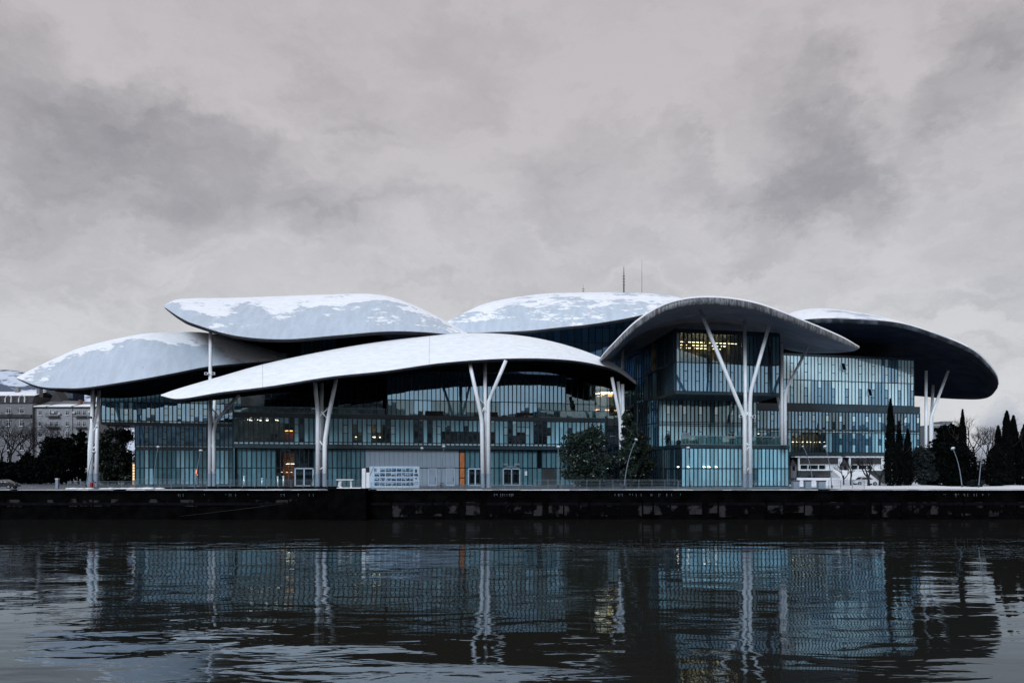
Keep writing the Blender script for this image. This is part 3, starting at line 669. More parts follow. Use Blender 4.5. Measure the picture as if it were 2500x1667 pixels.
# ledges, soffits, roof and core of the corner block
ring = lambda pts: [tuple(p) for p in pts]
MB().prism(ring([(K0[0] - .1, K0[1] - .12), (K1[0] + .1, K1[1] - .12), (K1[0] + .1, K1[1] + 16), (K0[0] + 3, 152), (S3[0], S3[1]), (S2[0] - .1, S2[1]), (S1[0] - .12, S1[1])]), 16.45, 16.9).build('floor_ledge', 'ledge', cb)
MB().prism(ring([(K0[0] - .1, K0[1] - .12), (K1[0] + .1, K1[1] - .12), (K1[0] + .1, K1[1] + 16), (K0[0] + 3, 155), (S3[0], S3[1]), (S2[0] - .1, S2[1]), (S1[0] - .12, S1[1])]), 27.36, 28.0).build('parapet', 'ledge', cb)
MB().prism(ring([(G0[0] - .15, G0[1] - .18), (G1[0] + .15, G1[1] - .18), (G1[0] + .1, G1[1] + 18), (G0[0], 155), (GM[0], GM[1]), (GL[0] - .15, GL[1])]), 6.9, 7.46).build('terrace_ledge', 'ledge', cb)
u, n, L = nrm(K0, K1)
MB().obox((K0[0] + .2, K0[1] + .2), u, n, L - .3, 14, 21.95, 22.15).build('floor', 'interior_mid', cb)
MB().obox((K0[0] + n.x * 11, K0[1] + n.y * 11), u, n, L, .2, 22.16, 27.35).build('inner_wall', 'interior_warm', cb)
MB().obox((K0[0] + n.x * 8, K0[1] + n.y * 8), u, n, L, .2, 16.91, 21.94).obox((Q0[0] + n.x * 7, Q0[1] + n.y * 7), u, n, L, .2, 7.47, 16.4).obox((G0[0] + n.x * 8, G0[1] + n.y * 8), u, n, L, .2, .05, 6.85).build('inner_wall', 'interior_dark', cb)
MB().obox(K1, u, n, -.15, 12, 16.95, 27.3).obox(G1, u, n, -.15, 14, .05, 6.85).obox(Q1, u, n, -.15, 6, 7.5, 16.4).build('side_wall', 'frit_deep', cb)
lights(cb, K0, K1, 1.5, 10.5, 26.3, 1655, 1815, 'lamp_warm', 6, 3, L_=1.6, wd=.10)
mb = MB()
for px in (1700, 1762, 1810): p = atpx(K0, K1, px); mb.tube([(p[0] + n.x * 5, p[1] + n.y * 5, 22.1), (p[0] + n.x * 5, p[1] + n.y * 5, 27.3)], .35, 10)
mb.build('inner_column', 'interior_warm', cb); furniture(cb, *seg(K0, K1, 1660, 1815), 1.5, 8, 22.16, 40)
a, b = seg(G0, G1, 1664, 1924); curtain(cb, a, b, [7.47, 9.0], 16, lambda i, j, px: 'balustrade_glass', fin=.03, depth=.0, name='balustrade', fm='metal_rail')
door(cb, Q0, Q1, 1664, 1683, 7.5, 10.2, 2, 'clear_dark', fw=.14); door(cb, Q0, Q1, 1776, 1793, 7.5, 10.2, 2, 'clear_dark', fw=.14)
# faint lamps seen in the ground storey
mb = MB()
for px in (1652, 1678, 1716, 1728, 1745): p = atpx(G0, G1, px); mb.obox((p[0] + n.x * -.25, p[1] + n.y * -.25 + .0), u, n, .32, .03, 3.45, 3.55)
mb.build('small_lamp', 'lamp_white', cb)
# ---- right block
H0, H1 = (X(1838, 148.3), 148.3), (X(2245, 157.8), 157.8)
rb = empty('glass_block', (H0[0], H0[1], 0), 'wide right glass block with bright sky coloured upper storeys behind the cypresses', 'glass building')
def pr(i, j, px):
    if j in (1, 2): return 'frit_sky' if j == 1 else 'frit_deep'
    if j == 0:
        if px < 1862: return 'clear'
        if 1925 < px < 2035: return 'clear' if R() < .8 else 'frit'
        return [(0, .4, 'frit'), (.4, .7, 'mirror'), (.7, 1, 'frit')] if i % 4 == 1 else ('frit' if R() < .55 else 'mirror')
    if j == 3: return [(0, .45, 'mirror'), (.45, .80, 'frit_sky'), (.80, 1, 'mirror')] if i % 4 == 1 else ('mirror' if R() < .85 else 'clear_dark')
a, b = H0, H1
curtain(rb, a, b, [6.7, 10.9, 11.25, 11.55, 15.3], 50, pr, fin=.17)
U0, U1 = atpx(H0, H1, 1912), atpx(H0, H1, 2231)
def pu(i, j, px):
    if j == 1:
        return [(0, .33, 'frit_sky'), (.33, .68, 'frit_sky'), (.68, 1, 'frit_sky')] if i % 4 == 2 else ('frit_sky' if px > 1970 and px < 2120 or R() < .6 else 'mirror')  # bright frit colour paints in the sky reflection along this stretch
    return [(0, .33, 'mirror'), (.33, .68, 'mirror'), (.68, 1, 'frit_sky')] if i % 4 == 2 else ('mirror' if R() < .3 else 'frit_sky')
curtain(rb, U0, U1, [16.95, 21.9, 27.0], 39, pu, fin=.12, tilt=.002)
slab(rb, H0, H1, -.15, 14, 15.4, 16.85); slab(rb, H0, H1, -.2, 14, 5.95, 6.62); slab(rb, U0, U1, -.1, 12, 27.06, 27.4)
u, n, L = nrm(H0, H1)
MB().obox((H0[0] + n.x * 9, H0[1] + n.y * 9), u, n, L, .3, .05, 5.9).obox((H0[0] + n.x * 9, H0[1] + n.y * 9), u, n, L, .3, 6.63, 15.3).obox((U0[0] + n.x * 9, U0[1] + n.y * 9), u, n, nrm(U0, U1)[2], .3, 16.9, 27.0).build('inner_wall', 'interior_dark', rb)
MB().obox(H1, u, n, -.15, 10, 6.7, 15.3).obox(U1, u, n, -.15, 10, 16.9, 27.0).build('side_wall', 'frit', rb)
room(rb, H0, H1, 1925, 2035, 6.8, 10.8, 5, 'interior_warm'); room(rb, H0, H1, 1838, 1866, 6.8, 15, 3, 'interior_warm')
lights(rb, H0, H1, 1.0, 4, 9.0, 1932, 2030, 'lamp_warm', 9, 2, L_=.4); lights(rb, H0, H1, .8, 2.4, 10.6, 1845, 1862, 'lamp_warm', 2, 1, L_=.6); lights(rb, H0, H1, .8, 2.4, 14.6, 1845, 1862, 'lamp_warm', 2, 1, L_=.6)
furniture(rb, *seg(H0, H1, 1925, 2035), .6, 3, 6.65, 24)
for px, z in ((2053, 24.2), (2117, 18.9)):       # two open top-hung windows
    p = atpx(U0, U1, px); q = MB(); w_, hh = .95, 1.6
    P = [Vector((p[0], p[1], z + hh)), Vector((p[0] + u.x * w_, p[1] + u.y * w_, z + hh)), Vector((p[0] + u.x * w_ - n.x * .6, p[1] + u.y * w_ - n.y * .6, z)), Vector((p[0] - n.x * .6, p[1] - n.y * .6, z))]
    q.poly(P).poly([v + Vector((n.x * .05, n.y * .05, 0)) for v in P][::-1])
    for a_, b_ in ((0, 1), (1, 2), (2, 3), (3, 0)): q.tube([P[a_], P[b_]], .04, 4)
    q.build('open_window', 'frit_sky', rb)
mb = MB()
for px in range(1935, 2240, 55): p = atpx(H0, H1, px); mb.tube([(p[0] + n.x * 1.5, p[1] + n.y * 1.5, 0), (p[0] + n.x * 1.5, p[1] + n.y * 1.5, 5.94)], .3, 8)
mb.build('column', 'ledge', rb)
# ---- rear link and atrium
J0, J1 = (X(1380, 150), 150.0), (X(1600, 152), 152.0)
ab = empty('glass_block', (J0[0], J0[1], 0), 'rear glass atrium with large blue panes between roofs, warm lights low inside', 'glass building')
curtain(ab, J0, J1, [.05, 3.8, 8, 12.2, 16.3, 20.6], 13, lambda i, j, px: ('clear' if j >= 3 and R() < .85 else 'clear_dark'), fin=.12, depth=.12)
I0, I1 = (X(1195, 156), 156.0), (X(1620, 162), 162.0)
curtain(ab, I0, I1, [20.8, 26, 31.2, 34.6, 37.5], 25, lambda i, j, px: 'blue_glass', fin=.14, depth=.14, tilt=.004)
slab(ab, J0, J1, -.0, 12, 20.65, 20.78, e0=8); u, n, L = nrm(J0, J1)
MB().obox((J0[0] + n.x * 9, J0[1] + n.y * 9), u, n, L, .3, .05, 20.6).build('inner_wall', 'interior_mid', ab)
MB().obox((I0[0] + n.x * 8, I0[1] + n.y * 8), u, n, nrm(I0, I1)[2], .3, 20.8, 38).build('inner_wall', 'interior_dark', ab)
for z in (8, 12.2, 16.3): MB().obox((J0[0] + n.x * 3, J0[1] + n.y * 3), u, n, L, 6, z - .12, z + .12).build('floor', 'interior_dark', ab)
lights(ab, J0, J1, 3, 8, 19.8, 1465, 1560, 'lamp_warm', 6, 3, L_=1.2, wd=.1); lights(ab, J0, J1, 1, 6, 19.0, 1460, 1550, 'lamp_orange', 4, 2, L_=1.0, wd=.1); lights(ab, J0, J1, 2, 5, 15.9, 1450, 1550, 'lamp_orange', 4, 2, L_=.9, wd=.1); lights(ab, J0, J1, .4, .9, 10.2, 1481, 1496, 'lamp_white', 1, 1, L_=1.1)
p = atpx(J0, J1, 1407); MB().ellipsoid((p[0], p[1] + 2, 18.2), (.25, .25, .25), 8, 6).build('globe_lamp', 'lamp_white', ab)
# ---- upper rear left, seen between roofs
Y0, Y1 = (X(600, 158), 158.0), (X(1120, 166), 166.0)
ub = empty('glass_block', (Y0[0], Y0[1], 0), 'dark rear glass block glimpsed between the two left roofs, with a few blue panes', 'glass building')
MB().obox((Y0[0] - 5, Y0[1] + .4 - .8), *nrm(Y0, Y1)[:2], nrm(Y0, Y1)[2] + 4.6, 10, 0, 35.6).build('core', 'shade_black', ub)  # core closes the gap; its blackness paints the shade beneath the roofs
a, b = seg(Y0, Y1, 641, 702); curtain(ub, a, b, [22, 25.0, 29.0], 3, lambda i, j, px: 'blue_glass', fin=.2, depth=.1)
a, b = seg(Y0, Y1, 734, 820); curtain(ub, a, b, [24, 30.3, 32.5], 8, lambda i, j, px: 'frit_deep' if px < 775 else 'blue_glass', fin=.2, depth=.1)

# ------------------------------------------------------------------ branching columns
def smooth(pts, n=20):
    return [Vector(p) for p in catmull([tuple(p) for p in pts], n)]
def branching(label, D, limbs, base, braces, w=9.5, floor=0.0, sleeve=True, sl_h=2.4, thin=.8):
    """limbs: lists of (px, py, extra depth) from foot to head"""
    o = empty('branching_column', (X(base, D), D, floor), label, 'column', 'white branching steel columns')
    rad = w * .5 * D / F
    for L in limbs:
        pts = []
        for i, (px, py, dd) in enumerate(L): pts.append(W(px, py, D + dd))
        if L[0][1] is None or pts[0].z < floor + .6: pts[0].z = floor
        # round only the bends
        dense = [pts[0]]
        for i in range(1, len(pts) - 1):
            a, b, c = pts[i - 1], pts[i], pts[i + 1]; r = min(1.2, (b - a).length * .4, (c - b).length * .4)
            p, q = b + (a - b).normalized() * r, b + (c - b).normalized() * r
            for s in (0, .25, .5, .75, 1): dense.append(p.lerp(b, s).lerp(b.lerp(q, s), s))
        dense.append(pts[-1]); zz = [(p.z - floor) for p in dense]; H = max(zz)
        rr = [rad * (1 - (1 - thin) * max(0, z / H - .35)) for z in zz]
        MB().tube(dense, rr, 16).build('limb', 'column_white', o, smooth=True)
        if sleeve and abs(pts[0].z - floor) < .1:
            d = (dense[1] - dense[0]).normalized()
            MB().tube([dense[0], dense[0] + d * sl_h], rad * 1.06, 16).build('sleeve', 'column_sleeve', o, smooth=False)
    for (x0, y0, x1, y1) in braces: MB().tube([W(x0, y0, D), W(x1, y1, D)], .10, 8).build('brace', 'column_white', o, smooth=True)
    return o
branching('leftmost branching column, two close white stems before the dark shrubs', 127, [[(222, 1185, 0), (226, 944, 0)], [(235, 1185, 0), (237, 1060, 0), (242, 944, 3)], [(218, 1185, 3), (219, 1090, 3), (233, 944, 9)]], 225, [(222, 1060, 236, 1040), (223, 1100, 236, 1085)], w=9)
branching('tall branching column whose straight stem passes two roofs up to the upper left roof', 125, [[(512, 1190, 0), (514, 806, 0)], [(523, 1190, 0), (522, 1055, 0), (527, 1028, 0), (583, 964, -2)], [(524, 1030, 4), (524, 960, 4)]], 516, [(515, 995, 535, 1017), (516, 1087, 523, 1095), (517, 1148, 523, 1142)], w=9)
branching('branching column with a V of limbs before the left part of the front block', 120, [[(776, 1190, 0), (776, 1005, 0), (768, 925, -3)], [(793, 1190, 0), (793, 1080, 0), (802, 1018, 0), (822, 918, -3)], [(785, 1190, 1.2), (785, 922, 2)]], 785, [(779, 1018, 803, 994), (785, 1004, 797, 1020), (780, 1075, 790, 1090), (780, 1147, 791, 1138)], w=11)
branching('branching column with wide V limbs at the middle of the front block', 121, [[(1179, 1190, 0), (1176, 1022, 0), (1146, 884, -3)], [(1185, 1190, 1), (1184, 884, 1)], [(1193, 1190, 0), (1192, 982, 0), (1198, 968, 0), (1235, 880, -3)]], 1186, [(1168, 970, 1180, 984), (1186, 983, 1196, 974), (1176, 1010, 1181, 995)], w=10)
branching('branching column half hidden by the evergreen tree, under the front roof tip', 131, [[(1518, 1185, 0), (1514, 1024, 0), (1494, 921, -2)], [(1520, 1185, 1), (1519, 1020, 1), (1509, 931, 0)], [(1526, 1185, 0), (1521, 1000, 0), (1520, 938, 0)]], 1521, [], w=9)
branching('tall branching column with three limbs spreading before the lit corner block', 121, [[(1818, 1190, 0), (1818, 1024, 0), (1812, 1006, 0), (1708, 755, -4)], [(1822, 1190, 1.3), (1818, 782, 2)], [(1832, 1190, 0), (1831, 985, 0), (1833, 953, 0), (1878, 794, -2)]], 1825, [(1818, 1020, 1828, 1004), (1822, 1005, 1830, 1018), (1822, 1080, 1830, 1090), (1824, 1148, 1831, 1138), (1822, 1100, 1831, 1085)], w=9.5)
branching('branching column standing on the corner block terrace at its right end', 129, [[(1909, 1086, 0), (1909, 838, 0)], [(1917, 1086, 0), (1917, 955, 0), (1973, 846, 0)], [(1907, 1086, 4), (1906, 1000, 4), (1898, 965, 6)]], 1911, [(1910, 958, 1918, 950)], w=7.5, floor=7.47, sleeve=False)
branching('slender branching column under the dark far right roof, behind the garden', 160, [[(2260, 1178, 0), (2261, 905, 0)], [(2272, 1178, 0), (2272, 1020, 0), (2315, 905, 0)], [(2275, 1178, 4), (2275, 1000, 4), (2278, 940, 6)]], 2268, [(2262, 1030, 2272, 1022)], w=7, thin=.9)
o = empty('support_post', (X(1521, 138), 138, 20.8), 'single white post holding the left foot of the arched roof', 'column')
MB().tube([(X(1521, 138), 138, 18), (X(1520, 138), 138, Z(846, 138))], .32, 14).build('shaft', 'column_white', o, smooth=True)
# flood lights clamped to two columns
for (px, py, D, lab) in ((1808, 1016, 120.4, 'small white floodlight left of the fork of the tall corner column'), (1840, 1017, 120.4, 'small white floodlight right of the fork of the tall corner column'),
                         (504, 912, 124.4, 'small floodlight left of the tall left column stem'), (521, 912, 124.4, 'small floodlight right of the tall left column stem'), (220, 1019, 126, 'dark floodlight on the leftmost branching column')):
    o = empty('floodlight', W(px, py, D), lab, 'floodlight', 'floodlights clamped to columns'); p = W(px, py, D)
    MB().box(p.x - .28, p.x + .28, p.y - .2, p.y + .1, p.z - .2, p.z + .22).build('housing', 'white_paint' if D < 126 else 'dark_metal', o); MB().box(p.x - .2, p.x + .2, p.y - .23, p.y - .201, p.z - .14, p.z + .15).build('lens', 'win_dark', o)
    MB().tube([(p.x, p.y, p.z), (p.x + (.5 if px in (1808, 504, 220) else -.5), p.y + .3, p.z - .1)], .04, 6).build('bracket', 'dark_metal', o)
R = random.random
# ------------------------------------------------------------------ promenade things
def D_of(py): return HC * F / (py - HY)
def lamp(bx, by, hx, hy, label, bend=.35, dark=False, D=None, hw=.34):
    D = D or D_of(by); b = W(bx, by, D); b.z = 0.02; h = W(hx, hy, D)
    o = empty('street_lamp', b, label, 'street lamp', 'drumstick street lamps along the promenade')
    pts = []
    for s in np.linspace(0, 1, 14):
        z = b.z + (h.z - b.z) * s; x = b.x + (h.x - b.x) * ((1 - bend) * s + bend * s ** 3)
        pts.append((x, D, z))
    MB().tube(pts, list(np.linspace(.085, .045, 14)), 8).build('pole', 'metal_rail', o, smooth=True)
    t = (Vector(pts[-1]) - Vector(pts[-2])).normalized(); rot = t.to_track_quat('Z', 'Y').to_matrix()
    MB().ellipsoid(Vector(pts[-1]) + t * .1, (hw, hw, hw * .62), 14, 8, rot).build('lamp_head', 'dark_metal' if dark else 'column_sleeve', o, smooth=True)
    MB().ellipsoid(Vector(pts[-1]) + t * (.1 + hw * .30), (hw * .86, hw * .86, hw * .45), 12, 6, rot).build('snow_cap', 'snow', o, smooth=True) if not dark else None
    MB().tube([b, b + Vector((0, 0, .5))], .14, 8).build('foot', 'dark_metal', o)
    return o
lamp(210, 1189, 228, 1105, 'dark leaning street lamp in front of the leftmost branching column', .3)
lamp(374, 1188, 386, 1093, 'street lamp before the left block ground storey, left of the red light', .4)
lamp(477, 1191, 490, 1102, 'street lamp just left of the tall left column stem', .4)
lamp(760, 1190, 781, 1100, 'leaning street lamp crossing the V column and the double door', .2)
lamp(1018, 1188, 1030, 1096, 'street lamp rising behind the photo board', .2)
lamp(1077, 1188, 1083.5, 1092, 'street lamp before the grey panelled wall between its two plain doors', .3)
lamp(1362, 1192, 1363, 1093, 'upright street lamp with a stay left of the dark tree', 0)
lamp(1523, 1190, 1552, 1075, 'strongly curved street lamp before the evergreen trees', .5, hw=.3, D=113.5)
lamp(1592, 1184, 1613, 1084, 'small curved street lamp beside the corner block side face', .5, hw=.28)
lamp(1686, 1190, 1680, 1095, 'upright street lamp before the corner block ground storey', .3)
lamp(1985, 1188, 1961, 1091, 'thin curved street lamp before the white pavilion, small head', .6, hw=.22)
lamp(2031, 1192, 2015, 1092, 'curved street lamp with two spotlights right of the thin one', .5)
lamp(2122, 1180, 2101, 1084, 'dark curved street lamp among the bare saplings', .5, True, hw=.42)
lamp(2349, 1191, 2327, 1096, 'curved street lamp before the big dark conifer mass', .5)
lamp(2389, 1191, 2402, 1084, 'dark headed street lamp against the steam at the far right', .3, True)
def railing(label, px0, px1, D, zb=.02, h=1.3, rails=6, step=2.0):
    x0, x1 = X(px0, D), X(px1, D); o = empty('railing', (x0, D, zb), label, 'railing', 'steel railings along the promenade')
    n = max(1, round((x1 - x0) / step))
    for i in range(n + 1):
        x = x0 + (x1 - x0) * i / n; MB().box(x - .03, x + .03, D - .03, D + .03, zb, zb + h).build('post', 'metal_rail', o)
    for k in range(rails):
        z = zb + h * (k + 1) / rails; MB().tube([(x0, D - .05, z), (x1, D - .05, z)], .028 if k == rails - 1 else .018, 6).build('rail', 'metal_rail', o)
    return o
railing('low railing on the snow bank left of the leftmost column', 165, 330, 112, .26, .9, 4)
railing('railing left of the tall left column', 331, 505, 113.2, .02, 1.45)
railing('railing between the tall left column and the V column', 532, 770, 113.2, .22, 1.2)
railing('railing from the V column to the white counter', 798, 883, 112.5, .22, 1.2)
railing('railing in front of the photo board and grey wall', 906, 1125, 110.6, .03, 1.0, 4)
railing('low glass backed railing before the glazed doors', 1130, 1300, 110.6, .03, .6, 2)
railing('long railing from the dark entrance to the corner block', 1306, 1655, 112, .03, 1.4)
railing('railing before the corner block ground storey', 1657, 1935, 112, .03, 1.25, 5)
railing('rightmost railing before the white wall and pavilion', 1937, 2110, 112, .03, 1.3)
# white counter and pillar on the bastion
p = W(822, 1186, 107); o = empty('stone_counter', (X(844, 107), 107, .24), 'white slab counter on two carved legs on the bastion', 'counter')
x0, x1 = X(823, 107), X(864, 107); MB().box(x0, x1, 106.4, 107.2, 1.46, 1.58).build('slab', 'snow', o)
for (a, b) in ((x0 + .15, x0 + .85), (x1 - .55, x1 - .2)):
    mb = MB(); 
    for k in range(7): mb.ellipsoid(((a + b) / 2 + random.uniform(-.15, .15) * (b - a), 106.8, .42 + k * .155), ((b - a) * .42, .22, .11), 8, 6)
    mb.build('carved_leg', 'white_paint', o, smooth=True)
MB().box(x0 + .1, X(883, 107), 106.4, 107.3, .245, .36).build('plinth', 'snow', o)
o = empty('white_pillar', (X(888, 107), 107.5, .24), 'square white pillar with a dark cap beside the photo board', 'pillar')
MB().box(X(883, 107), X(891.5, 107), 107.2, 107.7, .2, Z(1143, 107)).build('shaft', 'white_paint', o); MB().box(X(883, 107) - .01, X(891.5, 107) + .01, 107.19, 107.71, Z(1143, 107), Z(1140.5, 107)).build('cap', 'dark_metal', o)
# photo board
bd = 116.0; o = empty('photo_board', (X(963, bd), bd, 0), 'curved pale exhibition board with four rows of blue photographs', 'exhibition board')
bx0, bx1, bz1 = X(902, bd), X(1024, bd), Z(1138, bd)
def bow(x): s = (x - bx0) / (bx1 - bx0); return bd - 1.1 * (1 - (2 * s - 1) ** 2) * .6
mb = MB(); nn = 24
for i in range(nn + 1):
    x = bx0 + (bx1 - bx0) * i / nn; y = bow(x)
    mb.v += [(x, y, .06), (x, y, bz1), (x, y + .35, bz1), (x, y + .35, .06)]
for i in range(nn):
    for k in range(4): a = i * 4; mb.f.append((a + k, a + 4 + k, a + 4 + (k + 1) % 4, a + (k + 1) % 4))
mb.f += [(0, 1, 2, 3), (nn * 4 + 3, nn * 4 + 2, nn * 4 + 1, nn * 4)]
mb.build('panel', 'door_frame', o, smooth=False)
MB().box(X(894, bd), bx0 - .01, bd, bd + .5, .06, Z(1153, bd)).build('side_panel', 'white_paint', o)
MB().box(X(890.5, bd), bx0 - .01, bd + .1, bd + .5, Z(1152.8, bd), Z(1141, bd)).build('dark_box', 'rim_dark', o)
m = bpy.data.materials.new('landscape_print'); m.use_nodes = True; t = m.node_tree; b_ = t.nodes['Principled BSDF']
oi = N(t, 'ShaderNodeObjectInfo'); co = N(t, 'ShaderNodeTexCoord').outputs['Object']
nz = NOISE(t, VM(t, 'ADD', MAPV(t, co, (1.3, 1, 2.4)), VM(t, 'MULTIPLY', oi.outputs['Location'], (9.7, 3, 5.3))), 2.2, 4, .6)
sp = N(t, 'ShaderNodeSeparateXYZ'); t.links.new(co, sp.inputs[0])
zz = M(t, 'ADD', sp.outputs[2], M(t, 'MULTIPLY', M(t, 'SUBTRACT', nz, .5), .9))
top = MIX(t, MR(t, oi.outputs['Random'], 0, 1), (.03, .11, .24), (.18, .30, .40))
t.links.new(MIX(t, MR(t, nz, .55, .62), MIX(t, MR(t, zz, -.06, .02), (.012, .02, .03), top), (.35, .45, .5)), b_.inputs['Base Color']); b_.inputs['Roughness'].default_value = .35; MATS['print'] = m
cols = [(915, 927.5), (929.5, 941.5), (943.5, 956), (957.5, 968.5), (970.5, 981), (982.5, 991), (992.5, 1001), (1002.5, 1009.5)]
for r in range(4):
    for c, (a, b) in enumerate(cols):
        if r == 0 and c == 0: continue
        y0, y1 = 1142.5 + 11.1 * r, 1151 + 11.1 * r
        xc = (X(a, bd) + X(b, bd)) / 2; w = (X(b, bd) - X(a, bd)) / 2; h = (Z(y0, bd) - Z(y1, bd)) / 2; zc = (Z(y0, bd) + Z(y1, bd)) / 2
        q = bpy.data.objects.new('photograph', MB().box(-w, w, -.025, 0, -h, h).mesh('photograph', 'print')); link(q, o)
        dx = (bow(xc + .05) - bow(xc - .05)) / .1
        q.location = Vector((xc, bow(xc) - .02, zc)) - Vector(o.location); q.rotation_euler = (0, 0, math.atan(dx))
mb = MB()
for k in range(5): mb.box(X(914, bd), X(927, bd) - (.2 if k in (1, 3) else 0), bow(X(920, bd)) - .03, bow(X(920, bd)) + .03, Z(1143 + 1.8 * k, bd) - .02, Z(1143 + 1.8 * k, bd) + .015)
mb.tube([(X(903.5, bd), bow(X(904, bd)) - .03, Z(1160, bd)), (X(912.5, bd), bow(X(912, bd)) - .03, Z(1139.5, bd))], .03, 5)
for (a, b, c, d) in ((1013.5, 1018, 1145, 1153), (1011, 1020.5, 1156, 1161), (1014, 1018.5, 1166, 1168.5)): mb.box(X(a, bd), X(b, bd), bow(X(1015, bd)) - .06, bow(X(1015, bd)) + .03, Z(d, bd), Z(c, bd))
mb.tube([(X(1010, bd), bow(X(1010, bd)) - .03, Z(1183, bd)), (X(1017, bd), bow(X(1017, bd)) - .03, Z(1175, bd)), (X(1020, bd), bow(X(1020, bd)) - .03, Z(1176, bd)), (X(1018, bd), bow(X(1018, bd)) - .03, Z(1182, bd))], .02, 5)
mb.build('printed_text', 'ledge', o)
# litter bin, red barrier, terrace furniture
def simple(name, label, cat, loc, parts, group=None):
    o = empty(name, loc, label, cat, group)
    for (pn, m, fn) in parts: mb = MB(); fn(mb); mb.build(pn, m, o)
    return o
D = 120; x = X(1079, D); simple('litter_bin', 'dark slatted litter bin before the grey panelled wall', 'bin', (x, D, 0), [('bin_body', 'dark_metal', lambda q: [q.box(x - .33, x + .33, D - .2, D + .2, .08 + k * .22, .2 + k * .22) for k in range(4)]), ('frame', 'metal_rail', lambda q: (q.box(x - .37, x - .331, D - .2, D + .2, 0, 1.0), q.box(x + .331, x + .37, D - .2, D + .2, 0, 1.0)))])
D = 111.3; x = X(226, D); simple('red_barrier', 'small red plastic barrier by the foot of the leftmost column', 'barrier', (x, D, .25), [('barrier_body', 'red_plastic', lambda q: (q.box(x - .35, x + .0, D - .2, D + .2, .27, .95), q.box(x - .1, x + .45, D - .15, D + .15, .951, 1.12)))])
D = 116; x = X(140, D); simple('utility_cabinet', 'small pale utility cabinet at the lawn edge on the far left', 'cabinet', (x, D, 0), [('cabinet_body', 'column_sleeve', lambda q: q.box(x - .2, x + .2, D - .2, D + .2, .02, 1.5)), ('cabinet_lid', 'snow', lambda q: q.box(x - .24, x + .24, D - .24, D + .24, 1.5, 1.6))])
tp = shift(A0, A1, 1.1)
for k, (p0, p1, lab) in enumerate(((1040, 1083, 'left of the V limbs'), (1194, 1217, 'right of the middle column'), (1263, 1305, 'nearest the glass box right end'))):
    a, b = seg(*tp, p0, p1); u, n, L = nrm(a, b); oo = empty('terrace_sofa', (a[0], a[1], 12.95), 'dark rounded outdoor sofa on the front terrace, ' + lab, 'sofa', 'outdoor sofas on the front terrace')
    MB().obox(a, u, n, L, .8, 12.96, 13.35).build('seat', 'furniture' if k == 2 else 'rim_smudged', oo); q = MB().obox((a[0] + n.x * .81, a[1] + n.y * .81), u, n, L, .3, 12.96, 13.95).build('backrest', 'rim_smudged', oo); MB().obox(a, u, n, .2, .79, 13.351, 13.8).build('armrest', 'rim_smudged', oo)
for px, w in ((1090, 9), (1022, 10), (1160, 10), (1228, 10)):
    a, b = seg(*tp, px, px + w); u, n, L = nrm(a, b); oo = empty('terrace_table', (a[0], a[1], 12.95), {1090: 'low dark table right of the leftmost terrace sofa', 1022: 'low dark planter with yellow green sprigs left of the terrace sofas', 1160: 'low dark planter with sprigs behind the middle column', 1228: 'low dark table right of the middle column'}[px], 'table' if px in (1090, 1228) else 'planter')
    MB().obox(a, u, n, L, .5, 13.25, 13.35).build('top', 'dark_metal', oo); MB().obox((a[0] + u.x * .1 + n.x * .1, a[1] + u.y * .1 + n.y * .1), u, n, L - .2, .3, 12.96, 13.249).build('base', 'dark_metal', oo)
    if px in (1022, 1160):
        mb = MB()
        for _ in range(40): mb.ellipsoid((a[0] + u.x * R() * L, a[1] + u.y * R() * L + .2, 13.4 + R() * .45), (.06, .06, .12), 5, 4)
        mb.build('sprigs', 'lime', oo, kind='stuff')
for px, lab in ((1416, 'lime green terrace chair left of the pair before the atrium glass'), (1441, 'lime green terrace chair right of the pair before the atrium glass')):
    a = atpx(*tp, px); x, y = a; oo = empty('terrace_chair', (x, y, 12.95), lab, 'chair', 'lime chairs on the front terrace')
    MB().box(x - .28, x + .28, y - .25, y + .25, 13.38, 13.46).build('seat', 'lime', oo); MB().box(x - .28, x + .28, y + .251, y + .32, 13.38, 13.95).build('backrest', 'lime', oo)
    for sx in (-.24, .2):
        for sy in (-.22, .2): MB().box(x + sx, x + sx + .04, y + sy, y + sy + .04, 12.96, 13.379).build('leg', 'dark_metal', oo)
# red window light in the left block
p = atpx(L0, L1, 484); MB().tube([(p[0] - .05, p[1] - .32, 3.1), (p[0] - .25, p[1] - .32, 2.8), (p[0] - .25, p[1] - .32, 2.3), (p[0] - .02, p[1] - .32, 1.95)], .05, 6).build('neon_sign', 'lamp_red', lb)
for px, h, dd in ((596, 1.25, 0), (678, 1.2, 0), (692, 1.25, 0), (640, 1.0, 0)):
    D = 122.0; oo = empty('bollard', (X(px, D), D, .02), {596: 'pale glassy bollard by the left end of the front block', 678: 'left pale bollard of the pair by the lit lobby', 692: 'right pale bollard of the pair by the lit lobby', 640: 'shorter pale bollard between the lit lobby and the block end'}[px], 'bollard', 'pale bollards before the front block')
    MB().tube([(X(px, D), D, .02), (X(px, D), D, h * 1.5)], .14, 10).build('post', 'frit_sky', oo, smooth=True); MB().tube([(X(px, D), D, h * 1.5), (X(px, D), D, h * 1.5 + .1)], .17, 10).build('cap', 'snow', oo)
